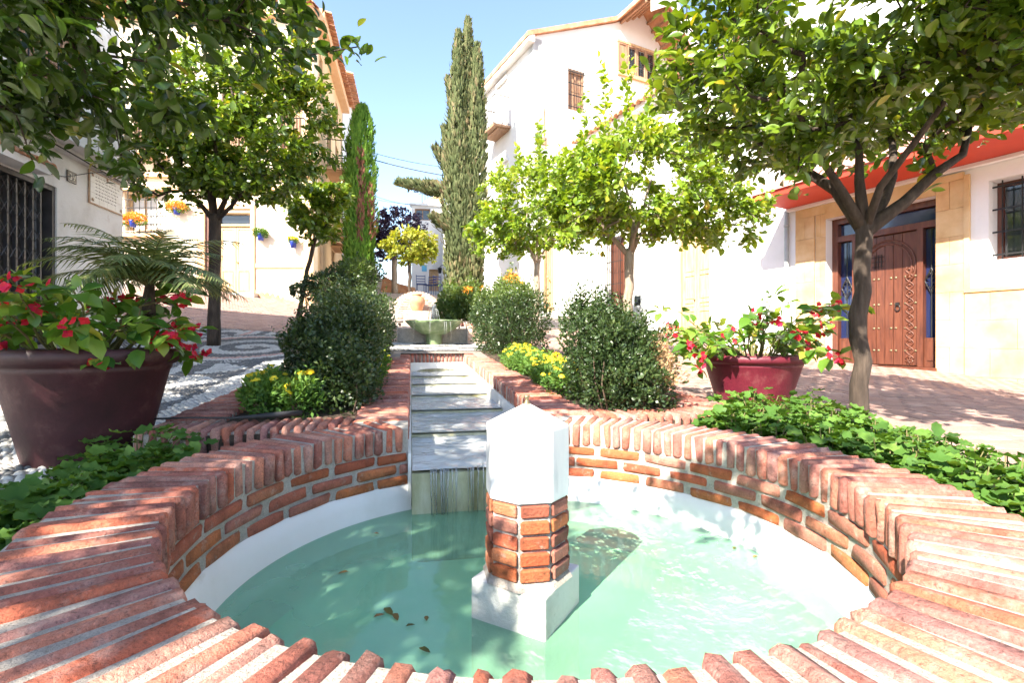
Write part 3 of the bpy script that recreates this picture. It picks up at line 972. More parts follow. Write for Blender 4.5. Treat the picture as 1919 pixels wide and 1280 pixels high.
bevelled('base_block', M_base_plaster, pillar, lambda g: block(g, .242, -.049, .305, ba), .006)
OCT0 = R(-90 + 10)
def octo(r, z, j=0):
    return [Vector((PC.x + r * math.cos(OCT0 + R(22.5 + j) + k * math.pi / 4), PC.y + r * math.sin(OCT0 + R(22.5 + j) + k * math.pi / 4), z)) for k in range(8)]
def prism(g, rings):
    vs = [p for r_ in rings for p in r_]
    fs = []
    for j in range(len(rings) - 1):
        for k in range(8):
            fs.append((j * 8 + k, j * 8 + (k + 1) % 8, (j + 1) * 8 + (k + 1) % 8, (j + 1) * 8 + k))
    fs.append(tuple(range(7, -1, -1))); fs.append(tuple((len(rings) - 1) * 8 + k for k in range(8)))
    g.add(vs, fs)
g = MB(); prism(g, [octo(.138, .304), octo(.128, .318), octo(.116, .33), octo(.116, .546)]); g.build('mortar_core', M_mortar, pillar)
for c in range(5):
    z0, z1 = .326 + c * .0445, .326 + c * .0445 + .036
    ro = .131 - c * .0012
    for k in range(8):
        j = random.uniform(-.8, .8)
        a0 = octo(ro + random.uniform(-.002, .003), z0, j); a1 = octo(ro + random.uniform(-.002, .003), z1, j)
        b0 = octo(.10, z0); b1 = octo(.10, z1)
        p, q = a0[k], a0[(k + 1) % 8]
        e = (q - p).normalized() * .006
        def fn(g, k=k, a0=a0, a1=a1, b0=b0, b1=b1, e=e):
            g.hexa([a0[k] + e, a0[(k + 1) % 8] - e, b0[(k + 1) % 8] - e, b0[k] + e, a1[k] + e, a1[(k + 1) % 8] - e, b1[(k + 1) % 8] - e, b1[k] + e])
        bevelled('brick', M_brick, pillar, fn, .004, 1)
def cap(g):
    prism(g, [octo(.1275, .545), octo(.1275, .752), octo(.010, .812)])
bevelled('marble_cap', M_marble, pillar, cap, .0055, 3)
g = MB(); g.lathe((PC.x, PC.y, .808), [(.0, 0), (.011, 0), (.011, .008), (.006, .010), (.006, .022), (.009, .023), (.009, .029), (.004, .030), (.004, .026), (0, .026)], 12)
g.build('nozzle', M_brass, pillar, True)

# ------------------------------------------------------------------ stepped channel
chan = thing('water_channel', L(S_END / 2, 0, .4), 'stepped water channel between two brick copings running uphill from the basin', 'water channel')
def sbox(g, s0, s1, t0, t1, z0, z1, z0b=None, z1b=None, mi=0):
    """box in the fountain frame; z0b/z1b: heights at the far end"""
    z0b = z0 if z0b is None else z0b; z1b = z1 if z1b is None else z1b
    g.hexa([L(s0, t0, z0), L(s0, t1, z0), L(s1, t1, z0b), L(s1, t0, z0b), L(s0, t0, z1), L(s0, t1, z1), L(s1, t1, z1b), L(s1, t0, z1b)], mi)
s_mouth = math.sqrt(R_IN ** 2 - CH ** 2)
for sg in (-1, 1):
    g = MB()
    t0, t1 = sorted((sg * (CH + .005), sg * (CH + .275)))
    s_lo = s_mouth + .02
    sbox(g, s_lo, S_END, t0, t1, -.1, rim_z(s_lo) - .0115, -.1, rim_z(S_END) - .0115)
    g.build('mortar_bed', M_mortar, chan)
    g = MB()                                       # plastered inner face, slightly proud of the mortar
    t0, t1 = sorted((sg * (CH - .012), sg * (CH + .004)))
    sbox(g, s_mouth - .01, S_END, t0, t1, -.1, rim_z(s_mouth) - .12, -.1, rim_z(S_END) - .12)
    g.build('plaster_wall', M_plaster, chan)
    npc = int((S_END - 1.0) / .052)
    for i in range(npc):
        s = 1.03 + i * .052
        if sg * CH and math.hypot(s, CH + .285) < R_OUT + .03: 
            if math.hypot(s, CH) < R_OUT + .02: continue
            ln = .5
            continue
        p = L(s + random.uniform(-.003, .003), sg * (CH + .1425 + random.uniform(-.004, .004)), rim_z(s) - .0575 + random.uniform(-.004, .004))
        piece('coping_brick', BR[(i * 4) % 9], chan, p, (random.uniform(-.03, .03), random.uniform(-.01, .01), RTANG + random.uniform(-.012, .012) + (math.pi if sg > 0 else 0)), (random.uniform(.97, 1.02), random.uniform(.9, 1.06), 1))
# end wall of upright bricks and the arched outlet
g = MB(); sbox(g, S_END + .004, S_END + .27, -CH - .26, CH + .26, -.1, rim_z(S_END) - .012); g.build('mortar_bed', M_mortar, chan)
for i in range(14):
    t = -CH + .03 + i * (2 * CH - .06) / 13
    p = L(S_END + .13, t, rim_z(S_END) - .0575 + random.uniform(-.003, .003))
    piece('coping_brick', BR[(i * 4) % 9], chan, p, (random.uniform(-.03, .03), 0, AXANG + random.uniform(-.015, .015)), (1, random.uniform(.95, 1.15), 1.1))
def arch_face():
    g = MB()
    zt = rim_z(S_END) - .118; zb = .46
    n = 16
    top = [L(S_END - .02, -CH + .012 + (2 * CH - .024) * i / n, zt) for i in range(n + 1)]
    aw = CH - .07
    low = []
    for i in range(n + 1):
        t = -CH + .012 + (2 * CH - .024) * i / n
        q = min(1, abs(t) / aw)
        z = .56 + .055 * math.sqrt(max(0, 1 - q ** 3)) if abs(t) < aw else zb
        low.append(L(S_END - .02, t, z))
    vs = top + low
    g.add(vs, [(i, i + 1, n + 2 + i, n + 1 + i) for i in range(n)])
    g.add([v + Vector((AX[0], AX[1], 0)) * .03 for v in vs], [(n + 1 + i, n + 2 + i, i + 1, i) for i in range(n)])
    o = n * 2 + 2
    g.f.extend([(n + 1 + i, n + 2 + i, o + n + 2 + i, o + n + 1 + i) for i in range(n)]); g.m.extend([0] * n)
    g.build('arched_outlet', M_plaster, chan)
    g = MB(); sbox(g, S_END - .001, S_END + .003, -CH, CH, .3, .70); g.build('outlet_back', M_algae, chan)
arch_face()
# steps: treads carrying a film of water, mossy risers with a water sheet
NS = 6
s_a, z_a = s_mouth - .10, .380
s_b, z_b = S_END - .02, .555
tread = (s_b - s_a) / NS
cw = MB()
for k in range(NS):
    sa, sb = s_a + k * tread, s_a + (k + 1) * tread
    z = z_a + (z_b - z_a) * k / (NS - 1)
    g = MB()
    sbox(g, sa, sb + (.0 if k == NS - 1 else .02), -CH + .014, CH - .014, -.1, z, -.1, z + .006)
    st_ = g.build('step', [M_algae], chan)
    g = MB(); sbox(g, sa + .03, sb + (.0 if k == NS - 1 else .015), -CH + .016, CH - .016, z + .0075, z + .011); g.build('tread', M_plaster, st_)
    # wavy film of water over the tread
    n, m_ = 36, 22
    vs = []
    for i in range(n + 1):
        for j in range(m_ + 1):
            ss = sa - .012 + (tread + .0) * i / n; tt_ = -CH + .018 + (2 * CH - .036) * j / m_
            hz = .006 * mnoise.noise((ss * 9, tt_ * 14, k)) + .004 * mnoise.noise((ss * 30, tt_ * 45, k))
            vs.append(L(ss, tt_, z + .020 + hz + .004 * i / n))
    fs = [(i * (m_ + 1) + j, i * (m_ + 1) + j + 1, (i + 1) * (m_ + 1) + j + 1, (i + 1) * (m_ + 1) + j) for i in range(n) for j in range(m_)]
    cw.add(vs, fs)
ob = cw.build('water', M_chwater, None, True)
tag(ob, kind='structure')

# ------------------------------------------------------------------ planters beside the channel
T_OUT = 1.60
M_fall = watermat('falling_water', (.95, .97, .97), (.8, .82, .84), .22, 40, .8, .1)
for sg in (-1, 1):
    nm = 'left' if sg < 0 else 'right'
    pl = thing('brick_planter', L(2.5, sg * 1.1, .4), 'long brick-edged planter %s of the stepped channel' % nm, 'planter')
    g = MB()
    s0 = .98; s1 = S_END + .1
    n = 16
    # outer kerb mortar
    ts = sorted((sg * (T_OUT - .27), sg * T_OUT))
    for i in range(n):
        a, b = s0 + (s1 - s0) * i / n, s0 + (s1 - s0) * (i + 1) / n
        sbox(g, a, b, ts[0], ts[1], .1, outer_z(a, sg * T_OUT) - .012, .1, outer_z(b, sg * T_OUT) - .012)
    g.build('mortar_bed', M_mortar, pl)
    npc = int((s1 - s0 - .30) / .053)
    for i in range(npc):
        s = s0 + .315 + i * .053
        piece('coping_brick', BR[(i * 2) % 9], pl, L(s, sg * (T_OUT - .137 + random.uniform(-.004, .004)), outer_z(s, sg * T_OUT) - .0575 + random.uniform(-.004, .004)),
              (random.uniform(-.03, .03), 0, RTANG + random.uniform(-.014, .014)), (random.uniform(.97, 1.02), random.uniform(.9, 1.06), 1))
    g = MB(); tw = sorted((sg * (CH + .28), sg * (T_OUT - .275))); sbox(g, 1.0, 1.27, tw[0], tw[1], .1, RIM - .0125); g.build('mortar_bed', M_mortar, pl)
    # head bricks closing the planter towards the basin, cut to fit the ring
    for q in range(19):
        t = T_OUT - .024 - q * .052
        if t < CH + .31: break
        s_f = max(.97, math.sqrt(max(0, (R_OUT + .006) ** 2 - t * t))); ln = 1.262 - s_f
        if ln < .05: continue
        zz = outer_z(s0, sg * T_OUT) if t > T_OUT - .28 else RIM
        piece('coping_brick', BR[(q * 2 + 1) % 9], pl, L(s_f + ln / 2, sg * t, zz - .0575 + random.uniform(-.004, .004)), (random.uniform(-.03, .03), 0, AXANG + random.uniform(-.02, .02)), (ln / .285, random.uniform(.92, 1.06), 1.2))
    g = MB()
    ts = sorted((sg * (CH + .27), sg * (T_OUT - .26)))
    for i in range(n):
        a, b = s0 + (s1 - s0) * i / n, s0 + (s1 - s0) * (i + 1) / n
        zA, zB = outer_z(a, sg * T_OUT) - .028, outer_z(b, sg * T_OUT) - .028
        sbox(g, a, b, ts[0], ts[1], .1, zA, .1, zB)
    g.build('soil', M_soil, pl)
# ------------------------------------------------------------------ vegetation builders
def fbm(p, s):
    return mnoise.noise((p[0] * s, p[1] * s, p[2] * s))
def citrus(label, base, fork, limbs, lobes, n_tip, per_tip, lsize, r0=.075, fruits=10, shoots=(), gap=.0, mats=None, name='citrus_tree', seed=1, bark=None, group=None, crown_name='crown', lasp=.56, tpl=None):
    """trunk and limbs first, then twigs reach out to tips spread through the crown's lobes; leaves sit along each twig"""
    rr = random.Random(seed); rg = np.random.default_rng(seed)
    root = thing(name, base, label, 'tree', group)
    base = Vector(base); fork = Vector(fork)
    g = MB()
    # trunk with knots and a flared foot
    k = 9
    pts, rad = [], []
    for i in range(k + 1):
        f = i / k
        p = base.lerp(fork, f) + Vector((rr.uniform(-1, 1), rr.uniform(-1, 1), 0)) * .018 * math.sin(math.pi * f)
        pts.append(p if i else p - Vector((0, 0, .08)))
        rad.append(r0 * (1.28 - .75 * min(f, .25) - .06 * f) * rr.uniform(.95, 1.06))
    pts.append(fork + (fork - base).normalized() * .05); rad.append(r0 * .75)
    g.tube(pts, rad, 10)
    nodes = [fork]; par = [-1]
    for (e, r1) in limbs:
        e = Vector(e)
        d = e - fork
        lp, lr, prev = [fork - Vector((0, 0, .06))], [r1 * 1.15], 0
        n = max(3, int(d.length / .22))
        side = Vector((rr.uniform(-1, 1), rr.uniform(-1, 1), rr.uniform(-.2, .6))) * d.length * .12
        for i in range(1, n + 1):
            f = i / n
            p = fork + d * f + side * math.sin(math.pi * f) + Vector((rr.uniform(-1, 1), rr.uniform(-1, 1), rr.uniform(-1, 1))) * .025
            lp.append(p); lr.append(r1 * (1 - .62 * f))
            nodes.append(p); par.append(prev); prev = len(nodes) - 1
        g.tube(lp, lr, 7)
    n_limb = len(nodes)
    # tips
    w = np.array([l[2] if len(l) > 2 else l[1][0] * l[1][1] * l[1][2] for l in lobes]); w = w / w.sum()
    tips = []
    tries = 0
    while len(tips) < n_tip and tries < n_tip * 12:
        tries += 1
        l = lobes[rg.choice(len(lobes), p=w)]
        d = rg.normal(size=3); d /= np.linalg.norm(d)
        q = rg.uniform(.25, 1.0) ** .42
        p = Vector(l[0]) + Vector((d[0] * l[1][0] * q, d[1] * l[1][1] * q, d[2] * l[1][2] * q))
        if fbm(p + Vector((seed * 3.1, 0, 0)), 1.9) < gap - .12: continue
        tips.append(p)
    for (b, t_) in shoots:
        b, t_ = Vector(b), Vector(t_)
        m_ = max(3, int((t_ - b).length / .13))
        for i in range(m_ + 1):
            tips.append(b.lerp(t_, i / m_) + Vector((rr.uniform(-.02, .02), rr.uniform(-.02, .02), 0)))
    tips.sort(key=lambda p: (p - fork).length)
    NA = np.zeros((n_limb + len(tips) * 5, 3)); cnt = 0
    for p in nodes: NA[cnt] = p; cnt += 1
    tipdir = []
    for p in tips:
        pa = np.array(p)
        dd = np.linalg.norm(NA[:cnt] - pa, axis=1) + .12 * np.linalg.norm(NA[:cnt] - np.array(fork), axis=1) * 0
        j = int(dd.argmin())
        q = Vector(NA[j])
        d = p - q
        n = max(1, int(d.length / .16))
        prev = j
        ppos = q
        bend = Vector((rr.uniform(-1, 1), rr.uniform(-1, 1), rr.uniform(-.3, 1))) * d.length * .12
        for i in range(1, n + 1):
            f = i / n
            np_ = q + d * f + bend * math.sin(math.pi * f)
            if cnt >= len(NA): NA = np.vstack([NA, np.zeros((len(NA), 3))])
            NA[cnt] = np_; nodes.append(np_); par.append(prev); prev = cnt; cnt += 1
        last = nodes[-1] - nodes[par[-1]]
        tipdir.append(last.normalized() if last.length > 1e-4 else Vector((0, 0, 1)))
    # twig thickness by the number of tips it carries
    load = np.zeros(cnt)
    haschild = np.zeros(cnt, bool)
    for i in range(cnt):
        if par[i] >= 0: haschild[par[i]] = True
    for i in range(cnt - 1, 0, -1):
        if not haschild[i]: load[i] += 1
        if par[i] >= 0: load[par[i]] += load[i]
    rad = np.minimum(.0032 * np.maximum(load, 1) ** .5, r0 * .33)
    for i in range(n_limb, cnt):
        a, b = nodes[par[i]], nodes[i]
        ra = rad[par[i]] if par[i] >= n_limb else rad[i] * 1.1
        g.tube([a, b], [max(ra, rad[i]), rad[i]], 4, cap=False)
    g.build('trunk', bark or M_bark, root, True)
    # leaves
    n = len(tips) * per_tip
    TP = np.repeat(np.array([list(p) for p in tips]), per_tip, 0); TD = np.repeat(np.array([list(d) for d in tipdir]), per_tip, 0)
    P = TP - TD * rg.uniform(-.03, .26, (n, 1)) + rg.normal(0, .035, (n, 3))
    side = rg.normal(size=(n, 3)); side -= TD * (side * TD).sum(1, keepdims=True); side = unit(side)
    cen = np.average(np.array([l[0] for l in lobes]), axis=0, weights=w)
    outw = unit(P - cen)
    D = unit(side * 1.0 + TD * .55 + outw * .35 + np.array([0, 0, -.22]) + rg.normal(0, .25, (n, 3)))
    N = unit(np.array([0, 0, 1.0]) + outw * .5 + rg.normal(0, .55, (n, 3)))
    tip_t = np.repeat(rg.normal(0, .12, len(tips)), per_tip)
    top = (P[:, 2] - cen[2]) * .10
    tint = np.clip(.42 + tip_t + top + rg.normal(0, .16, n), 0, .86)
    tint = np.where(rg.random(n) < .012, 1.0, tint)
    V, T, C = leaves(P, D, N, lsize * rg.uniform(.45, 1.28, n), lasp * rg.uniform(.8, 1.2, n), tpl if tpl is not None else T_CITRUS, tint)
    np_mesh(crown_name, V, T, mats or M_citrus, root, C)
    if fruits:
        fm = []
        for m_ in (M_fruit, M_fruity):
            g = MB(); g.lathe((0, 0, 0), [(.001, -.034), (.018, -.029), (.031, -.012), (.034, 0), (.031, .014), (.018, .029), (.001, .033)], 10)
            me = bpy.data.meshes.new('fruit'); me.from_pydata(g.v, [], g.f); me.materials.append(m_)
            me.polygons.foreach_set('use_smooth', [True] * len(me.polygons)); me.update(); fm.append(me)
        outer = [p for p in tips if p.z < cen[2] + .5]
        for i in range(fruits):
            p = rr.choice(outer)
            piece('fruit', fm[0 if rr.random() < .72 else 1], root, p - Vector((0, 0, .06)), (rr.uniform(0, .4), 0, rr.uniform(0, 6)), [rr.uniform(.85, 1.15)] * 3)
    return root

def shrub(name, label, cat, lobes, n, size, mats, asp=.55, seed=3, core=.18, stems=8, base=None, shoots=0, group=None, patch=None, tpl=T_SMALL, part='foliage', root=None, ruff=.16, upb=.5, boxy=False):
    """dense small-leaved shrub: leaves through the outer shell of several lobes, upright sprigs, woody stems"""
    rg = np.random.default_rng(seed); rr = random.Random(seed)
    b = base or (lobes[0][0][0], lobes[0][0][1], lobes[0][0][2] - lobes[0][1][2])
    if root is None: root = thing(name, b, label, cat, group)
    w = np.array([l[1][0] * l[1][1] + l[1][0] * l[1][2] + l[1][1] * l[1][2] for l in lobes]); w = w / w.sum()
    which = rg.choice(len(lobes), n, p=w)
    Cc = np.array([l[0] for l in lobes])[which]; Rr = np.array([l[1] for l in lobes])[which]
    d = unit(rg.normal(size=(n, 3)))
    q = np.where(rg.random(n) < core, rg.uniform(.35, .8, n), 1 - np.abs(rg.normal(0, .10, n)))
    if boxy: d = d * ((np.abs(d) ** 5).sum(1) ** (-1 / 5))[:, None] * .92
    P0 = Cc + d * Rr
    lump = np.array([fbm(p, 7.0) for p in P0]) + .6 * np.array([fbm(p, 16.0) for p in P0])
    q = q * (1 - .30 * np.clip(-np.array([fbm(p, 4.0) for p in P0]) * 1.8, 0, 1))      # hollows between the growth
    P = Cc + d * Rr * (q + lump * ruff)[:, None]
    D = unit(d * .7 + np.array([0, 0, upb]) + rg.normal(0, .5, (n, 3)))
    N = unit(d + np.array([0, 0, .5]) + rg.normal(0, .6, (n, 3)))
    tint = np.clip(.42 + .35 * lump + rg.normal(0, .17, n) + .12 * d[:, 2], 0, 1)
    if shoots:
        ps, ds = [], []
        for i in range(shoots):
            l = lobes[rr.randrange(len(lobes))]
            a = rr.uniform(0, 6.28); rad = rr.uniform(0, .9)
            st = Vector(l[0]) + Vector((math.cos(a) * l[1][0] * rad, math.sin(a) * l[1][1] * rad, l[1][2] * math.sqrt(max(0, 1 - rad * rad)) * .9))
            ln = rr.uniform(.05, .30) * (l[1][2] / .4)
            dr = Vector((math.cos(a) * rad * .5 + rr.uniform(-.2, .2), math.sin(a) * rad * .5 + rr.uniform(-.2, .2), 1)).normalized()
            for j in range(12):
                ps.append(st + dr * ln * j / 12 + Vector((rr.gauss(0, .006), rr.gauss(0, .006), 0)))
                v = Vector((rr.gauss(0, 1), rr.gauss(0, 1), .6)).normalized(); ds.append(v)
        ps = np.array([list(p) for p in ps]); ds = np.array([list(p) for p in ds])
        P = np.vstack([P, ps]); D = np.vstack([D, ds]); N = np.vstack([N, unit(rg.normal(size=ps.shape) + np.array([0, 0, 1]))])
        tint = np.r_[tint, np.clip(rg.normal(.62, .15, len(ps)), 0, 1)]
    m = len(P)
    ok = (P[:, 2] > b[2] - .02) & ((P[:, 2] > b[2] + .10) | (rg.random(m) < .35))
    ml = mats if isinstance(mats, list) else [mats]
    sel = np.zeros(m, int)
    if patch:
        for k, (c, r) in enumerate(patch):
            pr = np.linalg.norm((P - np.array(c)) / np.array(r), axis=1)
            sel = np.where((pr < 1) & (rg.random(m) < np.clip(1.6 - 1.3 * pr, 0, 1)), k + 1, sel)
    parts = []
    for k in range(len(ml)):
        ii = np.where(ok & (sel == k))[0]
        if len(ii):
            V, T, C = leaves(P[ii], D[ii], N[ii], size * rg.uniform(.55, 1.4, len(ii)), asp, tpl, tint[ii])
            parts.append((V, T, C, k))
    V, T, C, M = cat_arrays(parts)
    np_mesh(part, V, T, ml, root, C, mi=M)
    if stems:
        g = MB()
        for i in range(stems):
            l = lobes[i % len(lobes)]
            a = rr.uniform(0, 6.28)
            s0 = Vector((l[0][0] + .3 * l[1][0] * math.cos(a), l[0][1] + .3 * l[1][1] * math.sin(a), b[2] - .02))
            e = Vector(l[0]) + Vector((math.cos(a) * l[1][0] * .7, math.sin(a) * l[1][1] * .7, l[1][2] * rr.uniform(0, .7)))
            mid = s0.lerp(e, .5) + Vector((rr.uniform(-.03, .03), rr.uniform(-.03, .03), .03))
            g.tube([s0, mid, e], [.009, .006, .002], 5)
        g.build('stems', M_twig, root, True)['kind'] = 'stuff'
    return root

def cypress(label, base, leaders, n_per_m2, size, mats, seed, arms=(), patch=None):
    """leaders: (x0, y0, z0, x1, y1, z1, [(f, radius)...]); sprays of scale leaves point up and out"""
    rg = np.random.default_rng(seed); rr = random.Random(seed)
    root = thing('cypress_tree', base, label, 'tree')
    g = MB()
    P, D, N, Tn = [], [], [], []
    for (x0, y0, z0, x1, y1, z1, prof) in list(leaders) + list(arms):
        a = np.array([x0, y0, z0]); b = np.array([x1, y1, z1])
        g.tube([a, a + (b - a) * .5, b], [.09 if abs(x1 - x0) < abs(z1 - z0) else .04, .05 if abs(x1 - x0) < abs(z1 - z0) else .025, .01], 6)
        ln = np.linalg.norm(b - a)
        fr = np.array([p[0] for p in prof]); ra = np.array([p[1] for p in prof])
        n = int(n_per_m2 * ln * np.mean(ra) * 6.28)
        f = rg.random(n)
        r = np.interp(f, fr, ra)
        ax = (b - a) / ln
        u = unit(np.cross(ax, [0.3, 1, .1])); v = np.cross(ax, u)
        th = rg.uniform(0, 6.283, n)
        # vertical flutes: clumped sprays
        cl = np.array([mnoise.noise((t_ * 1.6 + seed, ff * ln * .8, 0)) + .6 * mnoise.noise((t_ * 4 + seed, ff * ln * 2.2, 3)) for t_, ff in zip(th, f)])
        q = np.where(rg.random(n) < .25, rg.uniform(.3, .85, n), 1 - np.abs(rg.normal(0, .10, n))) * (1 + .46 * cl)
        rad = (u[None] * np.cos(th)[:, None] + v[None] * np.sin(th)[:, None])
        p = a + ax * (f * ln)[:, None] + rad * (r * q)[:, None]
        P.append(p)
        D.append(unit(ax[None] * .5 + np.array([0, 0, .7]) + rad * .45 + rg.normal(0, .22, (n, 3))))
        N.append(unit(rad + rg.normal(0, .4, (n, 3))))
        Tn.append(np.clip(.45 + .4 * cl + rg.normal(0, .16, n), 0, 1))
    P = np.concatenate(P); D = np.concatenate(D); N = np.concatenate(N); Tn = np.concatenate(Tn)
    sel = np.zeros(len(P), int)
    for k, (c, r) in enumerate(patch or []):
        pr = np.linalg.norm((P - np.array(c)) / np.array(r), axis=1)
        wob = np.array([mnoise.noise((p[0] * 2.5, p[1] * 2.5, p[2] * 1.2)) for p in P])
        sel = np.where((pr + wob * .9 < 1) & (rg.random(len(P)) < .7), 1, sel)
    parts = []
    ml = mats if isinstance(mats, list) else [mats]
    for k in range(len(ml)):
        ii = np.where(sel == k)[0]
        if len(ii):
            V, T, C = leaves(P[ii], D[ii], N[ii], size * rg.uniform(.7, 1.3, len(ii)), .34, T_BLADE, Tn[ii]); parts.append((V, T, C, k))
    V, T, C, M = cat_arrays(parts)
    np_mesh('crown', V, T, ml, root, C, mi=M)
    g.build('trunk', M_palebark, root, True)
    return root

def at(px, py, d):
    """point seen at photograph pixel (px, py), d metres ahead of the camera"""
    return Vector(((px - 960) / FPX * d, d, EYE - (py - 640) / FPX * d))

# ------------------------------------------------------------------ citrus trees
z1 = zgw(2.2, 3.2)
citrus('citrus tree with forked trunk in front of the carved wooden door', (2.20, 3.15, z1), (2.24, 3.15, 1.76),
       [((1.72, 3.0, 2.30), .032), ((2.22, 3.25, 2.45), .036), ((2.95, 3.2, 2.36), .044), ((2.5, 2.5, 2.5), .026), ((1.9, 3.9, 2.6), .04), ((2.9, 3.9, 2.8), .035)],
       [((2.3, 3.25, 3.05), (1.35, 1.35, .85)), ((1.55, 3.1, 2.55), (.62, .7, .45)), ((2.75, 2.05, 2.60), (.85, .7, .50), 0.85), ((3.2, 3.3, 2.85), (.9, .9, .36)), ((2.2, 2.6, 2.6), (.6, .5, .35)), ((1.4, 1.75, 2.85), (.65, .5, .34), .28)],  # last lobe lies beyond the view, added to shade the trunk
       1000, 25, .082, .047, 16, gap=-.08, seed=11, lasp=.50, tpl=T_CITRUS_NEAR,
       shoots=[((1.0, 3.1, 2.5), (1.12, 3.0, 3.35)), ((1.75, 3.0, 2.3), (1.68, 2.9, 1.98))])
z2 = zgw(1.51, 6.55)
citrus('middle citrus tree of the right row, behind the box bush with dry patch', (1.51, 6.55, z2), (1.55, 6.55, 2.18),
       [((1.0, 6.4, 2.8), .035), ((1.5, 6.6, 3.1), .04), ((2.1, 6.5, 2.8), .04), ((1.7, 6.1, 3.0), .03)],
       [((1.75, 6.5, 3.05), (1.25, 1.2, .78)), ((.95, 6.4, 2.6), (.72, .6, .48)), ((2.6, 6.4, 2.6), (.75, .7, .42))],
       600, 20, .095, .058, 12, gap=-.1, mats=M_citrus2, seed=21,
       shoots=[((1.2, 6.4, 3.6), (1.17, 6.4, 4.55)), ((1.45, 6.4, 3.7), (1.50, 6.4, 4.6)), ((.95, 6.4, 3.3), (.9, 6.4, 4.15)), ((1.75, 6.4, 3.7), (1.8, 6.4, 4.3)), ((.45, 6.4, 2.9), (.38, 6.4, 3.7))], bark=M_palebark)
z3 = zgw(.55, 11.3)
citrus('far citrus tree of the right row, by the right-hand cypress', (.55, 11.3, z3), (.57, 11.3, 2.75),
       [((0.1, 11.2, 3.5), .035), ((.6, 11.3, 3.8), .04), ((1.1, 11.3, 3.5), .035)],
       [((.5, 11.3, 4.1), (1.4, 1.3, 1.1)), ((-.35, 11.2, 3.5), (.8, .7, .65)), ((1.35, 11.2, 3.7), (.85, .7, .65))],
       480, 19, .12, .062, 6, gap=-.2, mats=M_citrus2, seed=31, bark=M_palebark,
       shoots=[((.6, 11.2, 4.8), (.6, 11.2, 5.9)), ((.2, 11.2, 4.7), (.15, 11.2, 5.4)), ((1.0, 11.2, 4.7), (1.1, 11.2, 5.3))])
z4 = zgw(-4.15, 6.9)
citrus('citrus tree with vase-shaped limbs standing in the pebble mosaic', (-4.15, 6.9, z4), (-4.13, 6.9, 2.72),
       [((-4.85, 6.8, 3.45), .035), ((-4.35, 6.9, 3.7), .045), ((-4.05, 6.9, 3.6), .04), ((-3.7, 6.9, 3.4), .04), ((-3.4, 6.7, 3.2), .03)],
       [((-3.75, 6.85, 4.0), (1.35, 1.2, 1.05)), ((-4.6, 6.6, 3.4), (.75, .8, .5)), ((-3.3, 6.7, 3.5), (.62, .7, .62)), ((-3.0, 6.7, 4.6), (.55, .6, .5))],
       760, 21, .10, .072, 14, gap=-.14, seed=41,
       shoots=[((-2.85, 6.6, 5.0), (-2.72, 6.5, 5.6)), ((-3.3, 6.6, 5.0), (-3.2, 6.6, 5.5))])
z5 = zgw(-3.95, 9.0)
citrus('young citrus with thin leaning trunk at the pavement edge', (-3.95, 9.0, z5), (-3.58, 9.0, 2.85),
       [((-3.75, 9.0, 3.3), .015), ((-3.45, 9.0, 3.4), .018), ((-3.3, 8.9, 3.2), .015)],
       [((-3.5, 8.95, 3.35), (.48, .5, .5)), ((-3.3, 8.9, 3.75), (.38, .4, .35))], 130, 20, .115, .034, 0, seed=51)
z6 = zgw(-2.55, .3)
citrus('near citrus tree overhanging the upper left corner, its trunk outside the view', (-2.62, .15, z6), (-2.58, .2, 1.85),
       [((-2.25, 1.5, 2.45), .05), ((-1.5, 1.9, 2.60), .035), ((-3.2, 1.0, 2.6), .045), ((-1.9, .3, 2.7), .045), ((-2.8, -.6, 2.7), .04), ((-1.1, .1, 2.75), .03)],
       [((-2.6, .55, 3.05), (1.45, 1.4, .75)), ((-2.75, -.85, 3.0), (1.15, 1.05, .55), 1.3), ((-2.1, 2.15, 2.45), (1.0, .65, .52), 1.0), ((-1.35, 2.25, 2.50), (.55, .45, .40), .38), ((-.30, .0, 2.72), (.55, .42, .26), .22), ((-2.9, 1.9, 2.4), (.9, .6, .5), .8), ((-3.6, .2, 2.9), (.9, 1.0, .55), .8), ((-4.2, 2.3, 3.0), (1.0, 1.0, .5), .9)],  # outer lobes beyond the view are added to shade rim, pot and mosaic
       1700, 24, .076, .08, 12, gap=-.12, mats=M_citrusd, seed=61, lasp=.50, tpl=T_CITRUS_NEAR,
       shoots=[((-1.1, 2.2, 2.24), (-.68, 2.2, 2.30)), ((-2.2, 2.25, 2.1), (-2.12, 2.2, 1.80)), ((-1.85, 2.3, 2.1), (-1.8, 2.3, 1.84))])
# a neighbour of the right-hand row behind the photographer's right shoulder

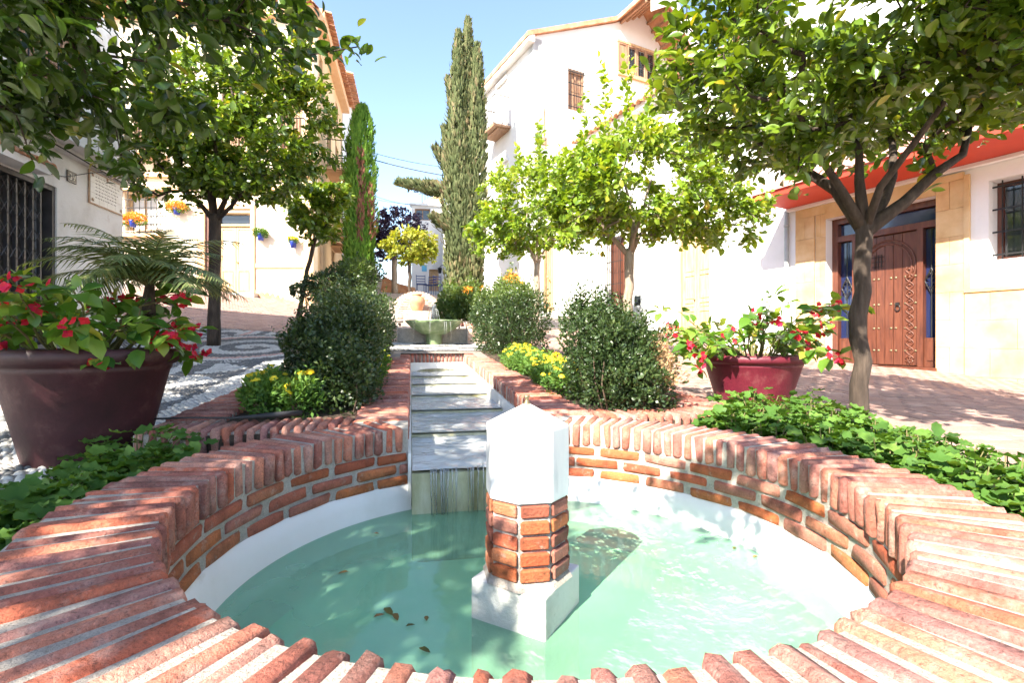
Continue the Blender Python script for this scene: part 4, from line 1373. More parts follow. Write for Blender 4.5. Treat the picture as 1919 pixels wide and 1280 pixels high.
# ------------------------------------------------------------------ cypresses and far trees
cypress('tall grey-green cypress with several tips left of the white gabled house', (-1.40, 14.6, 1.9),
        [(-1.42, 14.6, 1.6, -1.30, 14.6, 10.45, [(0, .36), (.12, .40), (.3, .46), (.5, .36), (.7, .22), (.9, .13), (1, .02)]),
         (-1.62, 14.5, 2.2, -1.56, 14.4, 9.95, [(0, .3), (.35, .40), (.6, .30), (.8, .2), (.93, .12), (1, .02)]),
         (-1.12, 14.6, 2.6, -1.02, 14.5, 9.65, [(0, .25), (.35, .36), (.6, .27), (.8, .2), (.93, .13), (1, .03)])],
        560, .17, M_cyp, 3,
        arms=[(-1.5, 14.5, 5.3, -3.3, 14.3, 5.55, [(0, .28), (.5, .17), (1, .05)]), (-1.6, 14.5, 5.8, -2.25, 14.4, 6.6, [(0, .25), (.6, .17), (1, .06)]),
              (-1.7, 14.5, 6.2, -1.98, 14.4, 7.2, [(0, .2), (.6, .14), (1, .04)]), (-1.6, 14.5, 4.2, -2.3, 14.3, 4.6, [(0, .25), (.6, .2), (1, .06)]), (-1.65, 14.5, 8.0, -1.88, 14.4, 8.6, [(0, .2), (.6, .1), (1, .03)])])
cypress('green columnar cypress with brown dead patches beside the ochre house', (-5.25, 17.0, 2.3),
        [(-5.3, 17, 2.0, -5.12, 17, 9.05, [(0, .40), (.2, .52), (.45, .46), (.75, .52), (.92, .34), (1, .08)]), (-5.0, 16.9, 2.2, -4.95, 16.9, 6.6, [(0, .25), (.5, .32), (.9, .2), (1, .04)]), (-5.45, 16.8, 2.2, -5.5, 16.8, 6.0, [(0, .2), (.5, .26), (.9, .16), (1, .03)]), (-5.2, 16.8, 5.5, -5.32, 16.8, 8.75, [(0, .2), (.5, .24), (.9, .12), (1, .02)])],
        560, .15, [M_cypgreen, M_cypbrown], 5, patch=[((-5.05, 16.6, 5.7), (.12, .8, 1.4)), ((-4.75, 16.6, 5.4), (.14, .8, .9))])
p = at(740, 545, 21)
citrus('dark purple-leaved plum tree behind the yellow tree', (p.x, 21, zgw(p.x, 21)), (p.x + .0, 21, 4.6), [((p.x - .6, 21, 5.6), .05), ((p.x + .5, 21, 5.7), .05), ((p.x, 21, 5.9), .05)],
       [((p.x + .15, 21, 5.6), (1.25, 1.0, 1.15)), ((p.x - .6, 21, 5.0), (.7, .7, .6))], 260, 16, .15, .11, 0, gap=-.3, mats=M_plum, name='plum_tree', seed=71, bark=M_palebark)
p = at(768, 545, 17)
citrus('small tree with yellow-green leaves above the brick arch', (p.x, 17, zgw(p.x, 17)), (p.x, 17, 3.7), [((p.x - .5, 17, 4.3), .035), ((p.x + .4, 17, 4.4), .035), ((p.x, 17, 4.6), .035)],
       [((p.x + .05, 17, 4.35), (.95, .8, .62)), ((p.x + .55, 17, 4.0), (.45, .5, .4)), ((p.x - .45, 17, 3.95), (.4, .5, .35))], 210, 15, .13, .055, 0, gap=-.2, mats=M_yellow, name='yellow_tree', seed=81, bark=M_bark)

# ------------------------------------------------------------------ box bushes in the planters
def pz(s, t):
    return outer_z(s, 1.6 if t > 0 else -1.6) - .03
def lob(s, t, h, rs, rt, rz):
    x, y = L2(s, t)
    return ((x, y, pz(s, t) + h), ((rs + rt) / 2, (rs + rt) / 2, rz))
shrub('box_bush', 'big dark box bush in the left planter, nearest the basin', 'bush',
      [lob(1.72, -.84, .17, .24, .22, .24), lob(2.0, -.84, .30, .26, .24, .32), lob(2.4, -.86, .36, .28, .26, .36), lob(1.55, -.74, .13, .17, .16, .18), lob(2.25, -1.08, .2, .20, .18, .24), lob(1.85, -1.05, .25, .14, .14, .24), lob(2.6, -.98, .36, .2, .2, .30), lob(1.95, -.72, .3, .14, .14, .26)],
      30000, .026, M_box, seed=101, boxy=True, shoots=600, stems=14, ruff=.48)
shrub('box_bush', 'dark box hedge in the left planter, behind the biggest bush', 'bush',
      [lob(3.6, -.95, .26, .36, .30, .32), lob(4.2, -.95, .34, .38, .32, .38), lob(4.8, -.92, .40, .36, .32, .40), lob(5.2, -.90, .40, .3, .3, .36)], 26000, .032, M_box, seed=102, boxy=True, shoots=240, stems=8, ruff=.32)
shrub('box_bush', 'green box bush with a dry brown side in the right planter', 'bush',
      [lob(1.30, .86, .24, .19, .19, .27), lob(1.50, .84, .31, .20, .20, .32), lob(1.34, 1.06, .22, .19, .19, .26), lob(1.62, 1.02, .27, .20, .20, .30), lob(1.72, .80, .33, .14, .14, .32), lob(1.45, 1.16, .17, .14, .14, .22), lob(1.22, .98, .12, .16, .16, .16)],
      26000, .025, [M_box, M_drybox], seed=103, boxy=True, shoots=650, stems=12, ruff=.52, patch=[((L2(1.3, 1.2)[0] + .02, L2(1.3, 1.2)[1] - .08, .90), (.13, .3, .2))])
shrub('box_bush', 'clipped box hedge in the far right planter before the jar fountain', 'bush',
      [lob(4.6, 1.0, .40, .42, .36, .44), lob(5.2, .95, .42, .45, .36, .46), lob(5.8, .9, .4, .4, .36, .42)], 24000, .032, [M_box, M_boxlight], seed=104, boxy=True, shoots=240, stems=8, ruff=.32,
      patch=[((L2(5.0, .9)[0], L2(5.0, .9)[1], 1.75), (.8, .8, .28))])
p = at(960, 530, 9.5)
shrub('flowering_shrub', 'loose shrub with orange-yellow new leaves behind the right hedge', 'bush', [((p.x, 9.5, 1.75), (.42, .42, .5)), ((p.x - .45, 9.3, 1.55), (.35, .35, .35))], 6000, .06, [M_boxlight, M_orafl], seed=105, stems=6,
      base=(p.x, 9.5, zgw(p.x, 9.5)), patch=[((p.x + .1, 9.4, 2.2), (.30, .45, .16))], shoots=30)
p = at(850, 545, 10.2)
shrub('flowering_shrub', 'leafy shrub with orange flowers beside the jar fountain', 'bush', [((p.x, 10.2, 1.72), (.36, .36, .42)), ((p.x + .38, 10.1, 1.78), (.36, .36, .42)), ((p.x - .1, 10.0, 1.55), (.3, .3, .32))], 9000, .055, [M_boxlight, M_orafl, M_orafl], seed=106, stems=6,
      base=(p.x, 10.2, zgw(p.x, 10.2)), patch=[((p.x + .33, 9.85, 2.02), (.13, .2, .10)), ((p.x + .62, 9.8, 2.05), (.12, .2, .08))], shoots=30)
p = at(870, 470, 14.0)
# shrub in the dark box planter on the left, layered like a bonsai
bp = at(640, 585, 7.6)
bx = thing('planter_box', (bp.x, 7.6, zgw(bp.x, 7.6)), 'dark brown square planter box behind the left hedge', 'planter')
g = MB(); zb = zgw(bp.x, 7.6)
g.lathe((bp.x, 7.6, zb), [(.40, -.06), (.46, .50), (.50, .52), (.50, .60), (.44, .60), (.42, .52), (.02, .52)], 4, a0=R(45), a1=R(405)); g.build('box', M_pot_dark, bx)
shrub('cloud_shrub', 'layered evergreen shrub growing in the dark planter box', 'bush',
      [((bp.x - .05, 7.6, zb + .95), (.52, .45, .20)), ((bp.x - .42, 7.5, zb + .82), (.35, .3, .12)), ((bp.x + .28, 7.5, zb + 1.12), (.4, .35, .2)), ((bp.x + .1, 7.6, zb + .75), (.35, .35, .18))], 9000, .042, [M_box, M_boxlight], seed=107, stems=7,
      base=(bp.x, 7.6, zb + .54), patch=[((bp.x + .35, 7.3, zb + 1.2), (.35, .6, .2))], shoots=20)
# ------------------------------------------------------------------ marigolds
def marigolds(label, spots, seed, nfl, hgt=.2, fsize=.042):
    rg = np.random.default_rng(seed); rr = random.Random(seed)
    lobes = []
    for (s, t, r) in spots:
        x, y = L2(s, t); lobes.append(((x, y, pz(s, t) + hgt * .45), (r, r, hgt * .55)))
    root = shrub('marigold_plant', label, 'flowers', lobes, 3600 * len(spots) // 2, .036, M_geran, .35, seed, .3, 6, shoots=8 * len(spots), ruff=.3)
    hd = []
    P, D, N, S = [], [], [], []
    for i in range(nfl):
        l = lobes[rr.randrange(len(lobes))]
        a = rr.uniform(0, 6.28); q = rr.uniform(.1, 1.0)
        P.append((l[0][0] + math.cos(a) * q * l[1][0], l[0][1] + math.sin(a) * q * l[1][1], l[0][2] + l[1][2] * math.sqrt(max(.05, 1 - q * q)) + rr.uniform(.0, .045)))
    P = np.array(P); n = len(P)
    Z = unit(np.array([0, -.25, 1.0]) + rg.normal(0, .35, (n, 3))); D = unit(np.cross(Z, rg.normal(size=(n, 3))))
    V, T, C = leaves(P, D, Z, fsize * rg.uniform(.75, 1.2, n), 1.0, T_HEAD, rg.random(n))
    o = np_mesh('flower_heads', V, T, M_yelfl, root, C, smooth=False)
    o['kind'] = 'stuff'
    return root
marigolds('band of yellow marigolds along the right planter beside the channel', [(s, .80 + random.uniform(-.05, .16), .20) for s in np.arange(1.85, 4.4, .2)], 201, 190)
marigolds('yellow marigolds at the outer corner of the left planter', [(1.44, -1.14, .14), (1.66, -1.20, .15), (1.40, -.96, .10)], 202, 22, .22, .05)
marigolds('yellow marigolds on the channel side of the left planter', [(2.75, -.74, .17), (3.05, -.72, .18), (2.5, -.72, .13)], 203, 26, .25, .046)
p = L2(5.6, .6)

# ------------------------------------------------------------------ geranium ground cover round the basin
def geraniums(label, a0, a1, r0, r1, n_cl, seed, hgt, lsz, extra=(), zoff=.0):
    rg = np.random.default_rng(seed); rr = random.Random(seed)
    P, D, N, S = [], [], [], []
    g = MB()
    spots = [(rr.uniform(a0, a1), rr.uniform(r0, r1), 1) for _ in range(n_cl)]
    cl = [(polar(r, a, 0), k) for a, r, k in spots] + [(L(s, t, 0), k) for s, t, k in extra]
    for (c, k) in cl:
        z0 = zgw(c.x, c.y) + .03
        h = hgt * rr.uniform(.75, 1.2) * k; rad = rr.uniform(.13, .2) * k
        for j in range(int(44 * k)):
            a = rr.uniform(0, 6.28); q = math.sqrt(rr.random())
            p = Vector((c.x + math.cos(a) * rad * q, c.y + math.sin(a) * rad * q, z0 + h * (1 - .65 * q * q) * rr.uniform(.55, 1.02)))
            if math.hypot(*ST(p.x, p.y)) < R_OUT + .02 and p.z < RIM + .01: continue
            out = Vector((math.cos(a), math.sin(a), 0))
            P.append(p); N.append(Vector((0, 0, 1)) + out * q * .8 + Vector((rr.gauss(0, .3), rr.gauss(0, .3), 0)))
            D.append(out + Vector((rr.gauss(0, .4), rr.gauss(0, .4), rr.gauss(0, .2))))
            S.append(lsz * rr.uniform(.6, 1.25))
            if j % 3 == 0: g.tube([Vector((c.x + math.cos(a) * .03, c.y + math.sin(a) * .03, z0 - .04)), p], [.004, .0025], 4, cap=False)
    n = len(P)
    zz = np.array([p.z for p in P])
    V, T, C = leaves([list(p) for p in P], [list(p) for p in D], [list(p) for p in N], np.array(S), 1.05, T_ROUND, np.clip(rg.normal(.45, .2, n), 0, 1))
    o = np_mesh('geranium_cover', V, T, M_geran, None, C, smooth=False)
    tag(o, label, 'geraniums', kind='stuff')
    g.build('stalks', M_stem, o)
def soil_ring(name, a0, a1, r0, r1):
    g = MB(); n = 40; vs = []
    for i in range(n + 1):
        a = a0 + (a1 - a0) * i / n
        for r in (r0, r1):
            p = polar(r, a, 0); vs.append((p.x, p.y, zgw(p.x, p.y) + (.045 if r == r0 else .016)))
    fs = [(2 * i, 2 * i + 1, 2 * i + 3, 2 * i + 2) for i in range(n)]
    g.add(vs, fs); o = g.build(name, M_soil); return tag(o, kind='structure')
soil_ring('soil_bed', R(52), R(150), 1.235, 1.92)
soil_ring('soil_bed', -R(52), -R(150), 1.235, 1.92)
geraniums('bright green geraniums spilling along the right side of the basin', R(56), R(128), 1.40, 1.78, 60, 301, .18, .058, [(.95, 1.62, 1), (1.05, 1.45, .9), (1.15, 1.75, 1.2), (1.3, 1.9, 1.2), (1.45, 1.75, 1.1), (.7, 1.9, 1.1), (.4, 1.95, 1.0), (1.2, 2.2, 1.1), (1.0, 2.05, 1.1)])
geraniums('sparse shaded geraniums on the left side of the basin below the dark pot', -R(122), -R(66), 1.38, 1.72, 20, 302, .13, .058, [(.62, -1.50, 1.0), (.70, -1.42, .9), (.82, -1.50, 1.25), (.9, -1.58, 1.0)])

# ------------------------------------------------------------------ flower pots
def flower_pot(label, c, r, h, m):
    root = thing('flower_pot', c, label, 'flower pot')
    prof = [(.0, .0), (.60, 0), (.63, .03), (.73, .35), (.885, .80), (.915, .835), (.90, .85), (.955, .865), (1.0, .90), (1.005, .95), (.985, .99), (.95, 1.0), (.90, .985), (.885, .94), (.87, .86)]
    g = MB(); g.lathe(c, [(a * r, b * h) for a, b in prof], 48); g.build('pot', m, root, True)
    g = MB(); g.lathe(c, [(.88 * r, .87 * h), (.5 * r, .91 * h), (.01, .93 * h)], 24); g.build('soil', M_soil, root, True)
    return root
PL = (-2.05, 2.40, zgw(-2.05, 2.4) - .02)
PR = (1.80, 3.72, zgw(1.80, 3.72))
flower_pot('large dark plum pot on the pebbles at the left', PL, .372, .965 - PL[2], M_pot_dark)
flower_pot('large maroon pot among the geraniums at the right', PR, .37, .90 - PR[2], M_pot_red)
def begonia(label, c, r, seed, n_stem, hgt, reach, nfl, lsz=.095, bias=(0, 0), rows=5, taper=.5):
    rg = np.random.default_rng(seed); rr = random.Random(seed)
    root = thing('begonia_plant', c, label, 'flowering plant')
    g = MB()
    P, D, N, S = [], [], [], []
    FP = []
    for i in range(n_stem):
        a = 2 * math.pi * i / n_stem + rr.uniform(-.3, .3)
        q = rr.uniform(.1, .7)
        b = Vector((c[0] + math.cos(a) * r * q, c[1] + math.sin(a) * r * q, c[2] - .03))
        ln = reach * rr.uniform(.6, 1.05)
        e = b + Vector((math.cos(a) * ln + bias[0] * rr.random(), math.sin(a) * ln + bias[1] * rr.random(), hgt * rr.uniform(-.05, 1.0)))
        pts = [b]
        for k in range(1, 7):
            f = k / 6
            pts.append(b.lerp(e, f) + Vector((0, 0, .10 * math.sin(math.pi * f))) + Vector((rr.gauss(0, .012), rr.gauss(0, .012), rr.gauss(0, .01))))
        g.tube(pts, [.006 - .0006 * k for k in range(7)], 5)
        for k in range(2, 7):
            for j in range(rows - 3 if k < 6 else rows - 1):
                d = Vector((rr.gauss(0, 1), rr.gauss(0, 1), rr.gauss(.1, .5))).normalized()
                d = (d + (pts[k] - pts[k - 1]).normalized() * .6 + Vector((0, 0, -.25))).normalized()
                P.append(pts[k] + d * .02); D.append(d); N.append(Vector((rr.gauss(0, .45), rr.gauss(0, .45) - .25, 1))); S.append(lsz * rr.uniform(.6, 1.2))
        if rr.random() < nfl / n_stem: FP.append(pts[6])
    n = len(P)
    V, T, C = leaves([list(p) for p in P], [list(p) for p in D], [list(p) for p in N], np.array(S), .62, T_CITRUS, np.clip(rg.normal(.45, .24, n), 0, 1))
    np_mesh('foliage', V, T, M_beg, root, C)
    g.build('stems', M_stem, root, True)
    for p in FP:
        k = rr.randint(5, 8)
        pp, dd, nn, ss = [], [], [], []
        for b in range(k):
            c1 = p + Vector((rr.gauss(0, .026), rr.gauss(0, .024), rr.gauss(-.01, .022)))
            ax = Vector((rr.gauss(0, .6), rr.gauss(0, .6) - .7, rr.gauss(.1, .5))).normalized()
            u_ = ax.orthogonal().normalized(); v_ = ax.cross(u_)
            for q in range(4):                      # four petals round a centre
                d_ = u_ * math.cos(q * 1.5708 + b) + v_ * math.sin(q * 1.5708 + b) + ax * .35
                pp.append(c1); dd.append(d_); nn.append(ax + d_ * .2); ss.append(rr.uniform(.015, .025))
        m_ = len(pp)
        V, T, C = leaves([list(q) for q in pp], [list(q) for q in dd], [list(q) for q in nn], np.array(ss), .95, T_CITRUS, rg.random(m_))
        o = np_mesh('flower_cluster', V, T, M_redfl, root, C)
        o['kind'] = 'stuff'
    return root
begonia('leafy begonia with red flowers in the dark left pot', (PL[0] - .02, PL[1], .955), .30, 401, 46, .34, .36, 36, .095, (0, -.05))
begonia('leafy begonia with red flowers in the maroon right pot', (PR[0], PR[1], .88), .30, 402, 46, .44, .52, 24, .10, (-.05, 0))

# palm in the left pot
def palm(label, c, seed, n_fr):
    rg = np.random.default_rng(seed); rr = random.Random(seed)
    root = thing('palm_plant', c, label, 'palm')
    g = MB(); P, D, N, S, A = [], [], [], [], []
    g2 = MB(); g2.tube([c, (c[0], c[1], c[2] + .12), (c[0] + .01, c[1], c[2] + .24)], [.035, .03, .018], 8); 
    c0 = Vector((c[0], c[1], c[2] + .20))
    for i in range(n_fr):
        a = 2.399963 * i + rr.uniform(-.2, .2)
        el = R(rr.uniform(38, 85)); ln = rr.uniform(.40, .58)
        pts = []
        d = Vector((math.cos(a) * math.cos(el), math.sin(a) * math.cos(el), math.sin(el)))
        p = c0.copy()
        m_ = 16
        for k in range(m_ + 1):
            pts.append(p.copy())
            d = (d + Vector((math.cos(a) * .03, math.sin(a) * .03, -.095))).normalized()
            p += d * ln / m_
        g.tube(pts, [.005 - .00025 * k for k in range(m_ + 1)], 5)
        for k in range(3, m_ + 1):
            tg = (pts[k] - pts[k - 1]).normalized()
            sd = tg.cross(Vector((0, 0, 1))).normalized()
            nu = sd.cross(tg)
            for sg in (-1, 1):
                for h_ in (0, .5):
                    f = (k + h_) / m_
                    l_ = .17 * math.sin(math.pi * min(1, .18 + .8 * f)) + .03
                    P.append(pts[k] - tg * ln / m_ * h_); D.append((sd * sg + tg * (.55 + .5 * f) + Vector((0, 0, -.25 - .25 * rr.random()))).normalized()); N.append(nu); S.append(l_ * rr.uniform(.85, 1.1)); A.append(.0095 / max(l_, .02))
    n = len(P)
    V, T, C = leaves([list(p) for p in P], [list(p) for p in D], [list(p) for p in N], np.array(S), np.array(A) * 1.0, T_BLADE, np.clip(rg.normal(.35, .2, n), 0, 1))
    np_mesh('fronds', V, T, M_palm, root, C)
    g.build('stalks', M_stem, root, True); g2.build('trunk', M_bark, root, True)
palm('feathery palm arching from the back of the dark left pot', (PL[0] + .16, PL[1] + .18, 1.08), 501, 30)
# ------------------------------------------------------------------ buildings
def quad_prism(g, F, pts, w0, w1, mi=0):
    """extrude a polygon given in wall coordinates (u, v)"""
    n = len(pts)
    vs = [F(u, v, w0) for u, v in pts] + [F(u, v, w1) for u, v in pts]
    fs = [tuple(range(n)), tuple(range(2 * n - 1, n - 1, -1))] + [(i, n + i, n + (i + 1) % n, (i + 1) % n) for i in range(n)]
    g.add(vs, fs, mi)
def fix_normals(o):
    import bmesh
    bm = bmesh.new(); bm.from_mesh(o.data); bmesh.ops.recalc_face_normals(bm, faces=bm.faces); bm.to_mesh(o.data); bm.free()
    return o
def body(parent, F, u0, u1, v0, v1, depth, m, name='wall_mass'):
    """closed block behind a facade sheet"""
    g = MB(); g.fbox(F, u0 + .01, u1 - .01, v0, v1 - .02, -depth, -.32)
    return fix_normals(g.build(name, m, parent))
def railing(parent, F, u0, u1, v, w, h=.95, n=10, name='railing', ends=True):
    g = MB()
    P = [(u0, 0.02), (u0, w), (u1, w), (u1, 0.02)]
    g.tube([F(u0, v + h, .02), F(u0, v + h, w), F(u1, v + h, w), F(u1, v + h, .02)], .018, 5)
    g.tube([F(u0, v + .06, .02), F(u0, v + .06, w), F(u1, v + .06, w), F(u1, v + .06, .02)], .010, 5)
    for i in range(n + 1):
        u = u0 + (u1 - u0) * i / n
        g.tube([F(u, v, w), F(u, v + h, w)], .011, 4)
    for u in (u0, u1):
        for k in range(1, 4):
            g.tube([F(u, v, w * k / 4), F(u, v + h, w * k / 4)], .011, 4)
    return g.build(name, M_iron, parent)
def balcony(parent, F, u0, u1, v, w, m, n=10):
    g = MB()
    g.fbox(F, u0, u1, v - .07, v, .003, w)
    g.fbox(F, u0 + .10, u1 - .10, v - .11, v - .072, .003, w - .16)
    o = fix_normals(g.build('balcony', m, parent))
    railing(o, F, u0 + .03, u1 - .03, v, w - .04, n=n)
    return o
def panel_door(parent, F, u0, u1, v0, v1, depth, m, leaves_=2, glass=None, rows=(.0, .32, 1.0), name='door', knob=True):
    """panelled door leaves with real stiles, rails and raised panels"""
    w = -depth + .006
    g = MB()
    for a, b, c, d in ((u0, u0 + .06, v0, v1), (u1 - .06, u1, v0, v1), (u0 + .06, u1 - .06, v1 - .06, v1)):
        g.fbox(F, a, b, c, d, w, w + .10)
    dr = fix_normals(g.build(name, m, parent))
    lw = (u1 - u0 - .12) / leaves_
    for i in range(leaves_):
        a = u0 + .06 + i * lw; b = a + lw
        g = MB()
        g.fbox(F, a + .006, b - .006, v0 + .01, v1 - .066, w, w + .030)
        H = v1 - v0 - .08
        for st in ((a + .008, a + .08), (b - .08, b - .008)):
            g.fbox(F, st[0], st[1], v0 + .012, v1 - .068, w + .031, w + .05)
        for r_ in rows:
            c = v0 + .012 + r_ * (H - .09)
            g.fbox(F, a + .081, b - .081, c, c + .08, w + .031, w + .048)
        fix_normals(g.build('door_leaf', m, dr))
        for j in range(len(rows) - 1):
            c = v0 + .012 + rows[j] * (H - .09) + .11; d = v0 + .012 + rows[j + 1] * (H - .09) - .03
            g = MB(); 
            isg = glass is not None and j == len(rows) - 2
            g.fbox(F, a + .10, b - .10, c, d, w + .0305, w + (.036 if isg else .044))
            fix_normals(g.build('pane' if isg else 'door_panel', glass if isg else m, dr))
    if knob:
        g = MB(); c = F((u0 + u1) / 2 + .05, v0 + 1.0, w + .08); g.lathe(c, [(.0, -.02), (.02, -.015), (.025, 0), (.02, .015), (0, .02)], 8); g.build('handle', M_brass, dr, True)
    return dr

# ---- left: white house with folding gate
FG = frame((-6.2, 7.9), (.168, -.986))(-1)          # u runs towards the camera from the far corner; faces the street
if FG(0, 0, 1).x < FG(0, 0, 0).x: FG = frame((-6.2, 7.9), (.168, -.986))(1)
gh = thing('town_house', FG(2, .7, -1), 'old white house with grey folding gate, number tiles and curved balcony', 'house')
G0, G1 = 1.42, 3.7
fix = lambda o: o
fix(wall_holes(FG, 0, 6.0, .2, 3.56, [(G0, G1, .75, 3.02)], .25, .3).build('wall', M_whiteold, gh))
g = MB(); g.fbox(FG, 0.01, 6.0, .2, 5.9, -4.0, -.31); g.fbox(FG, .0, 6.0, 3.58, 5.9, -.30, -.05); fix_normals(g.build('upper_wall', M_whiteold, gh))
# curved balcony parapet
g = MB()
def para(v0, v1, wout):
    pts = [(6.0, -.25), (6.0, wout), (.35, wout)]
    for k in range(1, 9):
        a = math.pi / 2 * k / 8
        pts.append((.35 - .45 * math.sin(a), wout - (wout + .05) * (1 - math.cos(a))))
    pts.append((-.10, -.25))
    n = len(pts)
    vs = [FG(u, v0, w) for u, w in pts] + [FG(u, v1, w) for u, w in pts]
    g.add(vs, [tuple(range(n)), tuple(range(2 * n - 1, n - 1, -1))] + [(i, n + i, n + (i + 1) % n, (i + 1) % n) for i in range(n)])
para(3.57, 4.02, .30); para(4.021, 4.07, .33)
bal = fix_normals(g.build('balcony_parapet', M_whiteold, gh))
g = MB(); g.fbox(FG, -.06, 6.0, 3.50, 3.568, .002, .10); fix_normals(g.build('moulding', M_whiteold, gh))
g = MB()
for i in range(16):
    u = .3 + i * .16
    g.tube([FG(u, 4.06, .12), FG(u, 4.78, .12)], .009, 5)
g.tube([FG(.2, 4.78, .12), FG(3.0, 4.78, .12)], .014, 5); g.build('railing', M_iron, gh)
o = panel_door(gh, FG, 1.2, 2.1, 4.1, 5.8, .045, M_oldwood, 2, M_glass)
# folding gate
gate = MB(); gate.fbox(FG, G0, G0 + .05, .77, 3.02, -.16, -.02); gate.fbox(FG, G0 + .052, G1, 2.96, 3.02, -.16, -.02)
gt = fix_normals(gate.build('gate', M_steel, gh))
for i in range(18):
    u = G0 + .17 + i * .125
    k = MB(); k.fbox(FG, u, u + .028, .80, 2.955, -.10, -.06); fix_normals(k.build('gate_bar', M_steel, gt))
k = MB()
for i in range(17):
    u = G0 + .20 + i * .125
    for j in range(8):
        v = .95 + j * .26
        k.tube([FG(u, v, -.055), FG(u + .095, v + .15, -.055)], .005, 4); k.tube([FG(u, v + .15, -.052), FG(u + .095, v, -.052)], .005, 4)
x = k.build('lattice', M_steel, gt); x['kind'] = 'stuff'
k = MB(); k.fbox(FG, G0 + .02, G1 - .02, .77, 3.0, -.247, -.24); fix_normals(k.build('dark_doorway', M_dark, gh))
# tiled canopy over the gate
cn = MB(); cn.fbox(FG, 1.92, 3.8, 3.03, 3.12, .003, .26); cn = fix_normals(cn.build('canopy', M_whiteold, gh))
roof_tiles(cn, FG, 1.90, 3.6, 3.20, .0, .32, .09, .12)
# tiles and plaque
def num_tile(txt, u, v, m_t, m_i):
    g = MB(); g.fbox(FG, u - .085, u + .085, v - .075, v + .075, .003, .02); o = fix_normals(g.build('number_tile', m_t, gh))
    text_mesh(txt, .125, m_i, o, FG, u, v - .005, .022, 'digits')
def uof(px):          # wall coordinate of a photograph column on the gate wall
    r = (px - 960) / FPX
    a = FG(0, 0, 0); b = FG(1, 0, 0)
    dx, dy = b.x - a.x, b.y - a.y
    return (r * a.y - a.x) / (dx - r * dy)
num_tile('39', uof(133), 3.24, M_browntile, M_cream_ink)
num_tile('37', uof(48), 3.42, M_tilew, M_ink)
pu0, pu1 = uof(228), uof(165)
pq = thing('tile_plaque', FG((pu0 + pu1) / 2, 3.0, 0), 'framed tile plaque with lines of writing on the white wall', 'plaque')
g = MB(); g.fbox(FG, pu0, pu1, 2.99, 3.47, .003, .02); fix_normals(g.build('frame', M_orn, pq))
for i in range(4):
    for j in range(3):
        g = MB(); a = pu0 + .015 + (pu1 - pu0 - .03) * i / 4; b = a + (pu1 - pu0 - .03) / 4
        c = 3.005 + .45 * j / 3
        g.fbox(FG, a + .002, b - .002, c + .002, c + .148, .0205, .026); fix_normals(g.build('tile', M_tilew, pq))
rr_ = random.Random(4)
g = MB()
for j in range(7):          # the writing is too small to read in the photograph: pen strokes of word length
    u = pu1 - .12; v = 3.40 - j * .05
    while u > pu0 + .14 + rr_.uniform(0, .12):
        l_ = rr_.uniform(.03, .07)
        g.tube([FG(u, v, .0275), FG(u - l_ * .35, v + .008, .0275), FG(u - l_ * .6, v - .005, .0275), FG(u - l_, v + .004, .0275)], .0028, 4); u -= l_ + .018
x = g.build('writing', M_ink, pq); x['kind'] = 'stuff'
g = MB()
for (cu, cv) in ((pu0 + .06, 3.05), (pu0 + .06, 3.41), (pu1 - .06, 3.05), (pu1 - .06, 3.41), ((pu0 + pu1) / 2, 3.43)):
    for k in range(7):
        a = k * .9; g.tube([FG(cu, cv, .0275), FG(cu + .035 * math.cos(a), cv + .03 * math.sin(a), .0275)], .0045, 4)
x = g.build('flourish', M_orn, pq); x['kind'] = 'stuff'
# slack cables on this wall
for lab, pts in (('black cable running along the foot of the curved balcony', [(5.5, 3.53, .12), (3.2, 3.52, .125), (1.5, 3.51, .12), (.1, 3.46, .115), (-.02, 3.42, .10)]),
                 ('thin slack cable looped below number 37', [(3.4, 3.42, .02), (2.6, 3.30, .02), (1.9, 3.16, .02), (1.72, 3.12, .02), (1.3, 3.20, .02), (.8, 3.42, .03), (.6, 3.5, .06)])):
    g = MB(); g.tube([FG(*p_) for p_ in pts], .009 if 'black' in lab else .005, 5); tag(g.build('cable', M_cable, None, True), lab, 'cable')

# ---- ochre corner house
FO = frame((-12.6, 15.0), (1, 0))(1)
oh = thing('corner_house', (-9, 15.5, 2.0), 'cream and ochre corner house with flower pots, wooden double door and barred window', 'house')
X = lambda px: (px - 960) / FPX * 15 + 12.6       # facade coordinate of a photograph column
Zp = lambda py: EYE - (py - 640) / FPX * 15
EO = 6.61                                          # facade length
du0, du1 = X(386), X(471)
wu0, wu1 = X(236), X(292)
holes = [(du0, du1, 2.0, Zp(398)), (wu0 - .02, wu1 + .02, Zp(432), Zp(362)), (X(415), X(462), 6.6, 8.9), (X(250), X(300), 6.6, 8.9), (X(525), X(568), 6.6, 8.9)]
wall_holes(FO, 0, EO, 1.0, 11.1, holes, .25, .3).build('wall', M_cream, oh)
body(oh, FO, 0, EO - .35, 1, 11.1, 1.2, M_ochre)
g = MB()
g.fbox(FO, X(572), EO + .012, 1.0, 11.0, .003, .05)       # corner pilaster
g.fbox(FO, X(372), du0 - .003, 2.0, Zp(392), .003, .06)      # door surround
g.fbox(FO, du1 + .003, X(479), 2.0, Zp(392), .003, .06)
g.fbox(FO, X(372), X(479), Zp(392) + .002, Zp(384), .003, .07)
fix_normals(g.build('door_surround', M_peach, oh))
for q in ((X(480), X(571), Zp(502), Zp(494), .003, .045), (0, X(371), Zp(356), Zp(349), .003, .06), (0, EO, 5.95, 6.1, .003, .12), (X(480), X(571), Zp(356), Zp(349), .003, .06), (0, EO + .05, 10.75, 11.1, .003, .25)):
    g = MB(); g.fbox(FO, *q); fix_normals(g.build('moulding', M_peach, oh))
